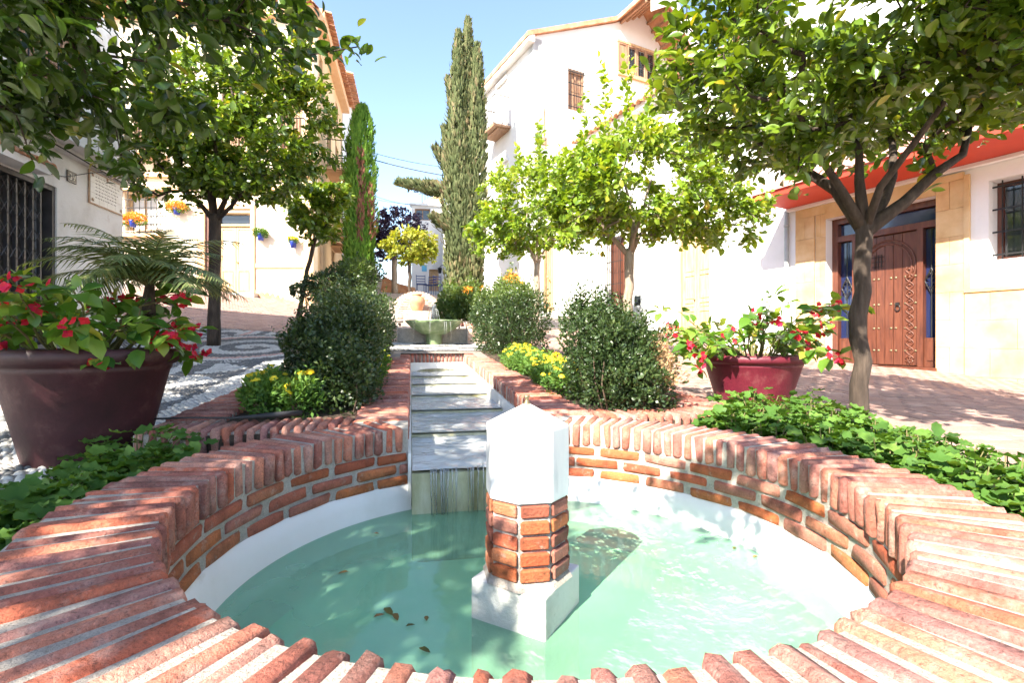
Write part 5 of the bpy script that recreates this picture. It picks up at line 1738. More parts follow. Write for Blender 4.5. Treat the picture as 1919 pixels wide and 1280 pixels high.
# brick plinth with a rough wavy top following the slope
g = MB()
n = 30
pts = [(X(478) + (X(572) - X(478)) * i / n, (2.55 - .42 * i / n) + .05 * math.sin(i * 1.9) + .02 * math.sin(i * 4.1)) for i in range(n + 1)]
quad_prism(g, FO, [(X(478), 1.2)] + pts + [(X(572), 1.2)], .003, .035); fix_normals(g.build('plinth', M_tile, oh))
panel_door(oh, FO, du0 + .28, du1, 2.42, Zp(418), .22, M_palewood, 2, M_curtain, (0, .36, 1.0))
g = MB(); g.fbox(FO, du0 + .004, du0 + .27, 2.0, Zp(399), -.24, .0); fix_normals(g.build('door_jamb', M_wood, oh))
g = MB(); g.fbox(FO, du0 + .28, du1 - .004, Zp(416), Zp(400), -.23, -.2); fix_normals(g.build('transom', M_glass, oh))
g = MB(); g.fbox(FO, du0 - .3, X(486), 1.9, 2.44, -.2, .30); fix_normals(g.build('door_step', M_box_grey, oh))
wn_ = window(oh, FO, wu0, wu1, Zp(431), Zp(363), .24, M_palewood, M_curtain, 2, 2)
k = MB()
for i in range(8):
    u = wu0 - .12 + (wu1 - wu0 + .30) * i / 7
    k.tube([FO(u, Zp(440), .2), FO(u, Zp(360), .2)], .012, 5)
for v in np.linspace(Zp(438), Zp(362), 6): k.fbox(FO, wu0 - .14, wu1 + .2, v - .012, v + .012, .19, .205)
for u in (wu0 - .12, wu1 + .18):
    for v in (Zp(440), Zp(400), Zp(360)): k.tube([FO(u, v, .2), FO(u, v, .0)], .010, 5)
k.build('grille', M_iron, wn_)
for nm_, q in (('window_sill', (Zp(446), Zp(440))), ('window_hood', (Zp(360), Zp(357)))):
    g = MB(); g.fbox(FO, wu0 - .18, wu1 + .24, *q, .003, .24); fix_normals(g.build(nm_, M_peach, wn_))
for (a, b, c, d) in holes[2:]:
    panel_door(oh, FO, a + .01, b - .01, c + .01, d, .2, M_oldwood, 2, M_glass, (0, .3, .65, 1.0), name='balcony_door', knob=False)
    balcony(oh, FO, a - .25, b + .25, c, .5, M_peach, 12)
roof_tiles(oh, FO, -.1, EO + .15, 11.12, -.2, .42, .12, .2)
# side facade along the street
FS = frame((-5.985, 15.0), (-.2, .9798))(1)
SL = 6.3
sh = [(2.4, 3.2, 6.95, 8.9), (2.4, 3.2, 4.85, 6.5), (1.0, 1.5, 2.4, 4.6), (3.4, 4.1, 2.4, 4.4), (.9, 1.5, 8.9, 10.3), (4.4, 5.1, 9.2, 10.4), (4.5, 5.2, 6.95, 8.7)]
wall_holes(FS, .0, SL, 1.0, 11.1, sh, .2, .3).build('side_wall', M_ochre, oh)
body(oh, FS, 1.3, SL, 1, 11.1, 5, M_ochre)
for (a, b, c, d) in sh:
    panel_door(oh, FS, a + .01, b - .01, c + .01, d, .18, M_oldwood, 2, M_glass, (0, .3, 1.0), name='balcony_door', knob=False)
balcony(oh, FS, 1.9, 3.7, 6.95, .75, M_peach, 12); balcony(oh, FS, 1.9, 3.7, 4.85, .75, M_peach, 12); balcony(oh, FS, 4.2, 5.5, 6.95, .7, M_peach, 10)
g = MB(); g.fbox(FS, .3, .75, 4.0, 4.75, .003, .03); fix_normals(g.build('wall_plaque', M_tilew, oh))
g = MB(); quad_prism(g, FS, [(3.2, 4.45), (4.4, 4.45), (4.4, 4.52), (3.2, 4.52)], .003, .55); cnp = fix_normals(g.build('door_canopy', M_peach, oh)); roof_tiles(cnp, FS, 3.2, 4.4, 4.62, 0, .6, .12, .16)
g = MB(); g.fbox(FS, -.02, SL, 10.75, 11.1, .003, .3); fix_normals(g.build('cornice', M_peach, oh))
roof_tiles(oh, FS, 0, SL, 11.12, -.2, .5, .12, .2)
# ---- white house beyond it
hb = thing('town_house', (-8.2, 23, 2.6), 'narrow white house with tiled eaves behind the ochre corner house', 'house')
FB = frame((-7.3, 21.4), (-.2, .9798))(1)
wall_holes(FB, 0, 6, 1.5, 12.6, [(1.2, 2.0, 8.0, 10.0), (1.2, 2.0, 4.6, 6.4)], .2, .3).build('wall', M_white, hb)
for (a, b, c, d) in [(1.2, 2.0, 8.0, 10.0), (1.2, 2.0, 4.6, 6.4)]:
    panel_door(hb, FB, a + .01, b - .01, c + .01, d, .18, M_oldwood, 2, M_glass, (0, .3, 1.0), name='balcony_door', knob=False); balcony(hb, FB, a - .4, b + .4, c, .5, M_white, 10)
body(hb, FB, 0, 6, 1.5, 12.6, 4, M_white); g = MB(); g.fbox(FB, -.3, 0.0, 11.1, 12.6, -4, .02); fix_normals(g.build('gable', M_white, hb))
roof_tiles(hb, FB, -.2, 6, 12.62, -.2, .45, .12, .22)

# ---- blue wall pots on the ochre facade
def wall_pot(label, px, py, d, fm, spread, seed, nl, w=.14):
    c = at(px, py, d); c.y = 15.0 - w
    c.x = (px - 960) / FPX * (15 - w); 
    root = thing('wall_flower_pot', c, label, 'flower pot', 'blue pots hung on the ochre house')
    g = MB(); g.lathe((c.x, c.y, c.z), [(.0, -.10), (.075, -.10), (.095, .04), (.11, .07), (.11, .10), (.095, .10), (.09, .06), (.0, .06)], 18); g.build('pot', M_bluepot, root, True)
    g = MB(); g.tube([(c.x, c.y + .10, c.z + .02), (c.x, 15.0, c.z + .02)], .008, 5); g.build('bracket', M_iron, root)
    shrub('', '', '', [((c.x, c.y - .02, c.z + .16), (spread, .13, spread * .45)), ((c.x - spread * .5, c.y - .02, c.z + .08), (spread * .5, .1, spread * .35)), ((c.x + spread * .5, c.y - .02, c.z + .08), (spread * .5, .1, spread * .35))],
          nl, .05, [M_geran, fm], seed=seed, stems=0, base=(c.x, c.y, c.z - .3), root=root, patch=[((c.x, c.y, c.z + .2), (spread * 1.3, .5, spread * .6))], ruff=.35)
wall_pot('blue pot with orange blooms right of the barred window', 332, 398, 15, M_orafl, .36, 601, 1500)
wall_pot('small blue pot of greenery right of the double door', 489, 446, 15, M_geran, .22, 602, 900)
wall_pot('blue pot with yellow blooms near the corner of the ochre house', 550, 460, 15, M_yelfl, .13, 603, 500)
c = at(250, 424, 15); c.y = 14.68; c.x = (250 - 960) / FPX * 14.68
wall_pot('blue pot with orange blooms in front of the barred window', 250, 424, 15, M_orafl, .40, 604, 1700, .34)

# ---- far houses closing the view
fh = thing('far_house', (-4, 27, 3.2), 'white far house with roof terrace and railing above the plum tree', 'house')
FF = frame((at(772, 0, 27).x, 27.0), (1, .12))(1)
X27 = lambda px: (px - 772) / FPX * 27
Z27 = lambda py: EYE - (py - 640) / FPX * 27
fhole = [(X27(778), X27(806), Z27(412), Z27(390)), (X27(782), X27(798), Z27(470), Z27(440)), (X27(804), X27(822), Z27(545), Z27(504))]
wall_holes(FF, 0, 3.6, 2.0, Z27(385), fhole, .2, .3).build('wall', M_white, fh)
body(fh, FF, 0, 3.6, 2, Z27(385), 5, M_white)
window(fh, FF, *fhole[0], .18, M_oldwood, M_glass, 2, 1); window(fh, FF, *fhole[1], .18, M_oldwood, M_glass, 2, 1)
panel_door(fh, FF, *fhole[2], .18, M_palewood, 1, None, (0, .5, 1.0))
g = MB(); g.fbox(FF, -.1, 3.7, Z27(385), Z27(381), -.4, .15); fix_normals(g.build('cornice', M_white, fh))
g = MB(); quad_prism(g, FF, [(X27(785), Z27(381)), (X27(830), Z27(381)), (X27(830), Z27(358)), (X27(812), Z27(360)), (X27(788), Z27(374))], -3, -.6); fix_normals(g.build('terrace_wall', M_peach, fh))
g = MB()
for i in range(8): g.tube([FF(X27(790) + i * .16, Z27(374), -.62), FF(X27(790) + i * .16, Z27(353), -.62)], .012, 4)
g.tube([FF(X27(789), Z27(353), -.62), FF(X27(790) + 1.15, Z27(353), -.62)], .014, 4); g.build('railing', M_iron, fh)
g = MB(); g.fbox(FF, X27(791), X27(800), Z27(508), Z27(496), .003, .03); fix_normals(g.build('blue_sign', mat('sky_blue_tile', [(.12, .45, .70), (.18, .52, .75)], .4, 5, 3, 0), fh))
f2 = thing('far_house', at(840, 545, 24), 'shaded white far house with wall lamp behind the cypress', 'house')
FF2 = frame((at(826, 0, 26).x, 26.6), (.45, -.9))(-1)
if FF2(0, 0, 1).x > FF2(0, 0, 0).x: FF2 = frame((at(826, 0, 26).x, 26.6), (.45, -.9))(1)
wall_holes(FF2, 0, 4.0, 2.0, 8.2, [(1.3, 1.75, 3.4, 5.3), (.5, .95, 6.3, 7.6)], .2, .3).build('wall', M_white, f2)
window(f2, FF2, .5, .95, 6.3, 7.6, .18, M_oldwood, M_glass, 2, 1, (4, .03)); window(f2, FF2, 1.3, 1.75, 3.4, 5.3, .18, M_iron, M_glass, 1, 2)
body(f2, FF2, 0, 4, 2, 8.2, 3, M_white)
g = MB(); g.tube([FF2(.8, 4.9, 0), FF2(.8, 5.0, .25), FF2(.8, 4.85, .4)], .015, 5); g.lathe(FF2(.8, 4.55, .4), [(.02, .3), (.12, .26), (.08, 0), (.02, -.02)], 6); g.build('lantern', M_iron, f2)
# small white gable and rubble roof seen under the plum tree
g5 = thing('garden_wall', at(700, 545, 22.5), 'low white gabled wall with tiled top at the end of the street', 'wall')
FW = frame((at(672, 0, 22.5).x, 22.5), (1, 0.0))(1)
g = MB(); quad_prism(g, FW, [(0, 2), (1.5, 2), (1.5, 3.55), (.9, 3.95), (.55, 4.9), (0, 5.3)], -.4, 0); fix_normals(g.build('wall', M_white, g5))
g = MB(); quad_prism(g, FW, [(.9, 2.2), (2.6, 2.2), (2.6, 3.42), (1.9, 3.6), (1.2, 3.95)], .02, .25); fix_normals(g.build('coping', M_tile, g5))
# blue cafe chairs by the far house
def chair(label, x, y, rz):
    z = zgw(x, y); root = thing('cafe_chair', (x, y, z), label, 'chair', 'blue chairs at the end of the street')
    c, s = math.cos(rz), math.sin(rz)
    q = lambda a, b, h: Vector((x + c * a - s * b, y + s * a + c * b, z + h))
    for a, b in ((-.2, -.2), (.2, -.2)):
        g = MB(); g.tube([q(a, b, 0), q(a, b, .46)], .014, 5); g.build('leg', M_bluechair, root)
    for a, b in ((-.2, .2), (.2, .2)):
        g = MB(); g.tube([q(a, b, 0), q(a, b, .5), q(a, b + .05, .92)], .014, 5); g.build('leg', M_bluechair, root)
    g = MB(); g.hexa([q(-.22, -.22, .45), q(.22, -.22, .45), q(.22, .22, .45), q(-.22, .22, .45), q(-.22, -.22, .48), q(.22, -.22, .48), q(.22, .22, .48), q(-.22, .22, .48)]); g.build('seat', M_bluechair, root)
    for h in (.62, .74, .86):
        g = MB(); g.tube([q(-.2, .22, h), q(.2, .22, h)], .02, 5); g.build('back_slat', M_bluechair, root)
for i, (px, d, rz, lab) in enumerate(((790, 22.6, .3, 'leftmost blue cafe chair beyond the brick arch'), (806, 23.2, -.4, 'middle blue cafe chair beyond the brick arch'), (825, 22.4, .8, 'rightmost blue cafe chair, close to the wooden door'))):
    chair(lab, (px - 960) / FPX * d, d, rz)

# ---- white gabled house on the right
C0 = (.645, 15.0)
F1 = frame(C0, (.89, .456))(1)            # broad face, turned towards the camera
F2 = frame(C0, (-.456, .89))(-1)          # street face
if F2(0, 0, 1).x > F2(0, 0, 0).x: F2 = frame(C0, (-.456, .89))(1)
gb = thing('gabled_house', (2, 17, 2), 'tall white house with gable roof, attic casement windows and iron balcony', 'house')
def rake(u): return 10.25 + .43 * u if u < 3.1 else (11.58 + .56 * (u - 3.1) if u < 4.3 else 12.25 - 1.15 * (u - 4.3))
wall_holes(F1, 0, 5.7, 1.0, 10.24, [(1.25, 1.9, 8.3, 9.6), (.35, .75, 1.9, 4.2)], .16, .3).build('wall', M_white, gb)
wall_holes(F2, 0, 7.0, 1.0, 10.2, [(1.82, 2.43, 8.12, 9.75), (1.75, 2.4, 5.2, 7.0)], .16, .3).build('side_wall', M_white, gb)
g = MB()
tp = [(0, 10.245), (3.1, 11.55), (4.3, 12.22), (5.7, 10.6), (5.7, 10.245)]
quad_prism(g, F1, tp, -.3, 0); fix_normals(g.build('gable_wall', M_white, gb))
g = MB(); g.fbox(F1, .02, 5.68, 1.0, 10.2, -6.9, -.32); fix_normals(g.build('wall_mass', M_white, gb))
g = MB()                                   # main roof slopes with thick flared edge
def slope(u0, u1, w0, w1, th=.14):
    quad_prism(g, F1, [(u0, rake(u0)), (u1, rake(u1)), (u1, rake(u1) + th), (u0, rake(u0) + th)], w0, w1)
slope(-.25, 3.1, -7.0, .12); slope(3.1, 4.3, -7.0, 1.25); slope(4.3, 5.9, -7.0, 1.25)
rf = fix_normals(g.build('roof', M_tile, gb))
g = MB()
quad_prism(g, F1, [(3.5, rake(3.5) - .50), (3.5, rake(3.5)), (4.3, rake(4.3)), (5.75, rake(5.75)), (5.75, rake(5.75) - .55), (4.62, rake(4.62) - .42), (4.3, rake(4.3) - .55), (4.05, rake(4.05) - .5)], 1.255, 1.3)
fix_normals(g.build('bargeboard', M_white, rf))
g = MB()
for i in range(7):
    u = 4.45 + i * .2; g.fbox(F1, u, u + .07, rake(u + .04) - .16, rake(u + .08) - .04, .02, 1.24)
for i in range(4):
    u = 3.3 + i * .25; g.fbox(F1, u, u + .07, rake(u) - .12, rake(u) - .01, .02, 1.24)
x = fix_normals(g.build('rafters', M_oldwood, rf)); x['kind'] = 'stuff'
# attic casements
A0, A1, AV0, AV1 = 3.18, 4.75, 9.95, 10.95
g = MB(); g.fbox(F1, A0, A1 + .3, AV0 - .10, AV0, .003, .10); at_w = fix_normals(g.build('attic_window', M_palewood, gb))
g = MB(); g.fbox(F1, A0, A1 + .2, AV1, AV1 + .07, .003, .07); fix_normals(g.build('lintel', M_palewood, at_w))
for i in range(4):
    a = A0 + .02 + i * .40; b = a + .38
    g = MB()
    for q in ((a, a + .05, AV0 + .003, AV1 - .003), (b - .05, b, AV0 + .003, AV1 - .003), (a + .051, b - .051, AV0 + .003, AV0 + .06), (a + .051, b - .051, AV1 - .06, AV1 - .003)): g.fbox(F1, *q, .003, .06)
    fix_normals(g.build('casement', M_oldwood, at_w))
    if i == 0:
        g = MB(); g.fbox(F1, a + .052, b - .052, AV0 + .062, AV1 - .062, .003, .04); fix_normals(g.build('shutter_board', M_oldwood, at_w))
    else:
        for j in range(3):
            c_ = AV0 + .065 + j * .29
            for (p_, q_) in ((a + .055, (a + b) / 2 - .01), ((a + b) / 2 + .01, b - .055)):
                g = MB(); g.fbox(F1, p_, q_, c_, c_ + .27, .003, .02); fix_normals(g.build('pane', M_glass, at_w))
window(gb, F1, 1.27, 1.88, 8.32, 9.58, .15, M_oldwood, M_oldwood, 2, 2, (5, .03))
panel_door(gb, F1, .37, .73, 1.9, 4.18, .14, M_palewood, 1, None, (0, .5, 1))
panel_door(gb, F2, 1.84, 2.41, 8.13, 9.73, .14, M_oldwood, 2, M_glass, (0, .3, .65, 1), name='balcony_door', knob=False)
balcony(gb, F2, 1.5, 2.75, 8.1, .6, M_oldwood, 9)
window(gb, F2, 1.77, 2.38, 5.22, 6.98, .15, M_oldwood, M_glass, 2, 2)
for q in ((1.72, 2.53, 9.78, 9.88, .003, .07), (1.65, 2.5, 7.03, 7.12, .003, .07), (-.1, 7.0, 10.02, 10.24, .003, .22)):
    g = MB(); g.fbox(F2, *q); fix_normals(g.build('moulding', M_white, gb))
g = MB(); g.tube([F1(.35, 7.2, .05), F1(.35, 8.1, .05)], .03, 6); g.fbox(F1, .28, .42, 7.0, 7.2, .003, .1); g.build('wall_bracket', M_oldwood, gb)

# ---- low white houses between the gabled house and the stone house
W0 = (5.35, 9.5); E2 = (-.456, .89)
FL = frame(W0, E2)(-1)
if FL(0, 0, 1).x > FL(0, 0, 0).x: FL = frame(W0, E2)(1)
lh = thing('white_house', FL(3, 1, -1), 'low sunlit white house with pale wooden double door and barred window', 'house')
lholes = [(1.93, 2.97, .95, 3.70), (4.85, 5.65, 1.9, 4.0)]
wall_holes(FL, .0, 6.9, .2, 7.1, lholes, .25, .3).build('wall', M_white, lh)
body(lh, FL, 0, 6.9, .2, 7.1, 5, M_white)
panel_door(lh, FL, 1.94, 2.96, 1.0, 3.69, .22, M_palewood, 2, None, (0, .28, .36, .62, 1.0))
window(lh, FL, 4.86, 5.64, 1.92, 3.98, .2, M_wood, M_wood, 2, 1, (8, .10))
g = MB(); g.fbox(FL, 1.75, 3.3, .3, 1.0, .003, .32); g.fbox(FL, 1.6, 3.6, .3, .85, .322, .6); fix_normals(g.build('door_step', M_box_grey, lh))
g = MB(); g.fbox(FL, 0.02, 6.9, 7.1, 7.25, -.3, .25); fix_normals(g.build('cornice', M_white, lh))
roof_tiles(lh, FL, 0.1, 6.9, 7.3, -.3, .42, .16, .22)
g = MB(); quad_prism(g, FL, [(0.05, 7.25), (6.9, 7.25), (6.9, 7.40), (.05, 7.40)], -5, -.3); fix_normals(g.build('roof', M_tile, lh))
mb_ = thing('meter_cabinet', FL(4.15, 1.4, .1), 'grey electric meter cabinet on the white wall behind the middle citrus', 'cabinet')
g = MB(); g.fbox(FL, 3.95, 4.30, 1.55, 2.30, .003, .16); cb = fix_normals(g.build('case', M_box_grey, mb_))
g = MB(); g.fbox(FL, 3.98, 4.27, 1.60, 2.26, .161, .175); fix_normals(g.build('cabinet_door', M_box_grey, mb_)); g = MB(); g.fbox(FL, 4.02, 4.23, 1.95, 2.2, .176, .18); fix_normals(g.build('meter_glass', M_glass, mb_))

# ---- stone-faced house with the carved door
FT = frame(W0, (.456, -.89))(1)
if FT(0, 0, 1).x > FT(0, 0, 0).x: FT = frame(W0, (.456, -.89))(-1)
st = thing('stone_house', FT(2, .5, -1), 'honey stone-clad house with carved studded door under a red balcony slab', 'house')
DU0, DU1, DZ0, DZ1 = .65, 2.28, .60, 3.20
WU0, WU1, WZ0, WZ1 = 2.88, 4.1, 2.13, 3.25
wall_holes(FT, 0, 6.0, .1, 3.47, [(DU0, DU1, .1, DZ1), (WU0, WU1, WZ0, WZ1)], .34, .4).build('wall', M_white, st)
g = MB(); g.fbox(FT, .01, 6.0, .1, 8.5, -5, -.42); fix_normals(g.build('wall_mass', M_white, st))
g = MB(); g.fbox(FT, .0, 6.0, 3.75, 8.5, -.41, 0); fix_normals(g.build('upper_wall', M_white, st))
def slabs(u0, u1, v0, v1, w0, w1, cu, cv, skip=None):
    nu = max(1, round((u1 - u0) / cu)); nv = max(1, round((v1 - v0) / cv))
    for j in range(nv):
        off = 0 if j % 2 == 0 else .5
        edges = sorted({u0, u1, *[u0 + (u1 - u0) * (i + off) / nu for i in range(nu + 1) if u0 < u0 + (u1 - u0) * (i + off) / nu < u1]})
        for a, b in zip(edges[:-1], edges[1:]):
            if b - a < .04: continue
            c = v0 + (v1 - v0) * j / nv; d = v0 + (v1 - v0) * (j + 1) / nv
            g = MB(); g.fbox(FT, a + .002, b - .002, c + .002, d - .002, w0, w1 + random.uniform(-.0012, .0012)); fix_normals(g.build('stone_slab', M_stone, st))
slabs(.10, .46, .1, 3.30, .003, .035, .36, .40)         # left pier
slabs(DU1 + .004, 2.62, .1, 3.35, .003, .035, .36, .40)   # right pier
slabs(2.625, 6.0, .1, 1.70, .003, .035, .6, .40)        # wainscot under the window
slabs(.465, DU0 - .004, .1, 3.30, -.05, .012, .2, .40)
slabs(.10, 2.62, 3.302, 3.46, .003, .028, .5, .16) if False else None
g = MB(); g.fbox(FT, DU0, DU1, DZ1, 3.468, .003, .030); g.fbox(FT, .10, DU0 - .002, 3.302, 3.468, .003, .03)
g.fbox(FT, 2.622, 2.685, 1.76, 3.40, .003, .05); g.fbox(FT, 2.622, 6.0, 1.702, 1.758, .003, .055); g.fbox(FT, DU1 + .002, 2.62, 3.352, 3.45, .003, .05)
fix_normals(g.build('stone_trim', M_stone, st))
g = MB(); g.fbox(FT, -.03, 6.0, 3.472, 3.52, .002, .12); fix_normals(g.build('trim', M_white, st))
# red-soffit balcony slab
g = MB(); g.fbox(FT, -.02, 6.2, 3.525, 3.74, .002, 1.10); sl = fix_normals(g.build('balcony_slab', M_red, st))
g = MB(); g.fbox(FT, -.03, 6.2, 3.63, 3.80, 1.102, 1.14); fix_normals(g.build('fascia', mat('pink_fascia', [(.62, .30, .26), (.70, .38, .33)], .7, 3, 4, .1), st))
railing(st, FT, .05, 5.9, 3.75, 1.0, 1.0, 34)
# door set
fd = .30
g = MB()
for q in ((DU0 + .003, DU0 + .10, DZ0, DZ1 - .003), (DU1 - .08, DU1 - .003, DZ0, DZ1 - .003), (DU0 + .101, DU1 - .081, DZ1 - .10, DZ1 - .003), (DU0 + .101, DU1 - .081, 2.78, 2.88),
          (.99, 1.08, DZ0, 2.779), (1.95, 2.03, DZ0, 2.779)):
    g.fbox(FT, *q, -fd, -fd + .12)
g.fbox(FT, DU0 - .12, DU1 + .02, .1, DZ0 - .002, -fd, .07)
dset = fix_normals(g.build('door_frame', M_wood, st))
g = MB(); g.fbox(FT, DU0 + .102, DU1 - .082, 2.882, DZ1 - .102, -fd, -fd + .02); fix_normals(g.build('transom_pane', M_blueglass, dset))
for (a, b) in ((DU0 + .103, .988), (2.032, DU1 - .083)):
    g = MB(); g.fbox(FT, a, b, 1.06, 2.776, -fd, -fd + .02); fix_normals(g.build('sidelight_pane', M_blueglass, dset))
    g = MB(); g.fbox(FT, a, b, DZ0, 1.058, -fd, -fd + .07); g.fbox(FT, a + .04, b - .04, DZ0 + .10, 1.0, -fd + .071, -fd + .085); fix_normals(g.build('sidelight_panel', M_wood, dset))
    u = (a + b) / 2
    k = MB(); k.tube([FT(u, 1.07, -fd + .05), FT(u, 2.77, -fd + .05)], .008, 6)
    v = 1.95
    dm = [(u, v + .2), (u + .085, v), (u, v - .2), (u - .085, v), (u, v + .2)]
    k.tube([FT(p_, q_, -fd + .055) for p_, q_ in dm], .009, 5)
    for sg in (-1, 1):
        for s2 in (-1, 1):
            k.tube([FT(u + sg * (.02 + .05 * math.sin(t_ * .9)), v + s2 * (.03 + .02 * t_), -fd + .06) for t_ in range(7)], .007, 5)
    k.build('iron_scroll', M_iron, dset)
# the carved leaf: planks, arch moulding, carved border, studs, grille
dl = MB(); dl.fbox(FT, 1.083, 1.947, DZ0 + .004, 2.777, -fd, -fd + .04); dleaf = fix_normals(dl.build('door_leaf', M_wood, dset))
pe = [1.085, 1.215, 1.345, 1.475, 1.60, 1.73, 1.945]
for a, b in zip(pe[:-1], pe[1:]):
    g = MB(); g.fbox(FT, a + .004, b - .004, DZ0 + .02, 2.76, -fd + .041, -fd + .062); fix_normals(g.build('plank', M_wood, dset))
k = MB()
for r_ in (.40, .345):
    pts = [FT(1.515 + r_ * math.cos(t_), 2.22 + r_ * 1.15 * math.sin(t_), -fd + .07) for t_ in np.linspace(-.55, math.pi + .55, 30)]
    k.tube(pts, .016, 6)
k.build('arch_moulding', M_wood, dset, True)
k = MB()
for t_ in np.linspace(.72, 2.15, 34):
    for sg in (0, 1):
        ph = t_ * 26 + sg * math.pi
        pass
pts = lambda ph: [FT(1.83 + .055 * math.sin(t_ * 24 + ph), t_, -fd + .068) for t_ in np.linspace(.72, 2.2, 70)]
k.tube(pts(0), .011, 5); k.tube(pts(math.pi), .011, 5)
for t_ in np.linspace(.75, 2.17, 12): k.lathe(FT(1.83, t_, -fd + .062), [(.022, -.012), (.024, 0), (.022, .012), (.0, .016)], 7)
for a in range(8): k.tube([FT(1.83, .68, -fd + .068), FT(1.83 + .06 * math.cos(a * .785), .68 + .05 * math.sin(a * .785), -fd + .068)], .009, 4)
x = k.build('carving', M_wood, dset, True); x['kind'] = 'stuff'
sm = MB(); sm.lathe((0, 0, 0), [(.02, 0), (.017, .010), (.009, .016), (0, .017)], 8)
me = bpy.data.meshes.new('stud'); me.from_pydata(sm.v, [], sm.f); me.materials.append(M_brass); me.update()
nrm = Vector((FT.n[0], FT.n[1], 0)); q_ = nrm.to_track_quat('Z', 'Y').to_euler()
for v in (.85, 1.22, 1.62, 2.05):
    for u in (1.12, 1.18, 1.31, 1.38, 1.565, 1.635, 1.77, 1.91):
        piece('stud', me, dset, FT(u, v, -fd + .062), q_)
k = MB()
for u in (1.33, 1.38, 1.43): k.tube([FT(u, 2.22, -fd + .075), FT(u, 2.46, -fd + .075)], .006, 5)
for v in (2.26, 2.34, 2.42): k.tube([FT(1.29, v, -fd + .078), FT(1.47, v, -fd + .078)], .006, 5)
k.build('door_grille', M_iron, dset)
k = MB(); k.tube([FT(1.665 + .035 * math.cos(t_), 1.55 + .05 * math.sin(t_), -fd + .08) for t_ in np.linspace(0, 6.28, 14)], .008, 6); k.fbox(FT, 1.64, 1.69, 1.59, 1.64, -fd + .062, -fd + .09); k.build('knocker', M_iron, dset)
window(st, FT, WU0 + .004, WU1 - .004, WZ0 + .004, WZ1 - .004, .33, M_wood, M_glass, 2, 1, (6, -.12))
# rain pipe and loose cable
pp_ = thing('rain_pipe', FT(-.05, .6, .06), 'grey rain pipe at the joint of white wall and stone house', 'pipe')
g = MB(); g.tube([FT(-.06, .3, .06), FT(-.06, 3.5, .06)], .04, 10); g.build('pipe', M_box_grey, pp_, True)
g = MB()
for v in (1.2, 2.3, 3.2): g.tube([FT(-.06, v, .06), FT(-.06, v + .04, .06)], .048, 10)
g.build('clips', M_box_grey, pp_)['kind'] = 'stuff'

# ---- jar fountain at the head of the channel
uf = thing('upper_fountain', L(7.2, 0, .9), 'upper brick fountain with round arched back wall and low side walls', 'fountain')
s0 = 7.05
zb0 = zg(s0, 0) - .05
WBS = [brick_mesh('brick', M_palebrick, (.20, .10, .045), .006, .003, 61 + i) for i in range(3)]
def brick_wall(parent, s, t0, t1, z0, nrow, mort=True):
    g = MB(); sbox(g, s, s + .10, t0, t1, z0 - .1, z0 + nrow * .055 - .008); g.build('mortar_bed', M_mortar, parent)
    for j in range(nrow):
        n = max(1, int((t1 - t0) / .21))
        w = (t1 - t0) / n
        for i in range(n):
            tc = t0 + w * (i + .5)
            piece('brick', WBS[(i + j) % 3], parent, L(s + .048 - .006, tc, z0 + .0235 + j * .055), (0, 0, RTANG), (w * .94 / .20, 1.02, 1))
brick_wall(uf, s0, -.95, -.58, zb0 + .0, 7); brick_wall(uf, s0, .60, 1.05, zb0, 7)
g = MB(); sbox(g, s0 + .102, s0 + .75, -1.05, 1.15, zb0, zb0 + .33); g.build('pedestal', M_mortar, uf)
for i in range(24):
    t = -1.0 + i * .09
    if abs(t) < .5: continue
    piece('coping_brick', BR[i % 5], uf, L(s0 + .14, t, zb0 + .395), (0, 0, AXANG), (.9, 1, .4))
# arched back wall
sA = 10.9; pA = at(782, 588, L2(sA, -.1)[1]); tA = ST(pA.x, pA.y)[1]
zA = pA.z - .12
AW, AH = .60, .56
g = MB()
n = 24
prof = [(-AW, 0)] + [(-AW * math.cos(math.pi * i / n), .14 + AH * math.sin(math.pi * i / n) * .92) for i in range(n + 1)] + [(AW, 0)]
vs = [L(sA, tA + a, zA + b) for a, b in prof] + [L(sA + .25, tA + a, zA + b) for a, b in prof]
m_ = len(prof)
g.add(vs, [tuple(range(m_)), tuple(range(2 * m_ - 1, m_ - 1, -1))] + [(i, m_ + i, m_ + (i + 1) % m_, (i + 1) % m_) for i in range(m_)])
arch = thing('brick_arch', L(sA, tA, zA), 'pale brick arched niche wall behind the terracotta jar', 'wall')
fix_normals(g.build('arch_core', M_mortar, arch))
VB = [brick_mesh('brick', M_palebrick, (.13, .05, .05), .005, .002, 71 + i) for i in range(3)]
for i in range(25):
    a = math.pi * (i + .5) / 25
    c = L(sA + .02, tA - (AW - .045) * math.cos(a), zA + .14 + (AH * .92 - .045) * math.sin(a))
    piece('arch_brick', VB[i % 3], arch, c, Matrix.Rotation(RTANG, 3, 'Z').to_4x4().to_3x3().__matmul__(Matrix.Rotation(-(math.pi - a) if False else (a - math.pi), 3, 'Y')).to_euler(), (1, 1.05, 1))
for j in range(10):
    z = zA + .03 + j * .055
    half = AW - .12 if z < zA + .14 else (AW - .12) * math.sqrt(max(0, 1 - ((z - zA - .14) / (AH * .92 - .11)) ** 2))
    if half < .1: continue
    n = max(2, int(half * 2 / .2)); w = half * 2 / n
    for i in range(n):
        piece('brick', WBS[(i + j) % 3], arch, L(sA + .035, tA - half + w * (i + .5), z), (0, 0, RTANG), (w * .93 / .2, 1, .9))
jz = at(782, 584, L2(sA - .3, tA)[1]).z
g = MB(); sbox(g, sA - .62, sA - .004, tA - .32, tA + .32, zA - .3, jz - .0); g.build('bench', M_palebrick, arch)
jar = thing('jar', L(sA - .3, tA, jz), 'terracotta jar standing in the brick arch niche', 'jar')
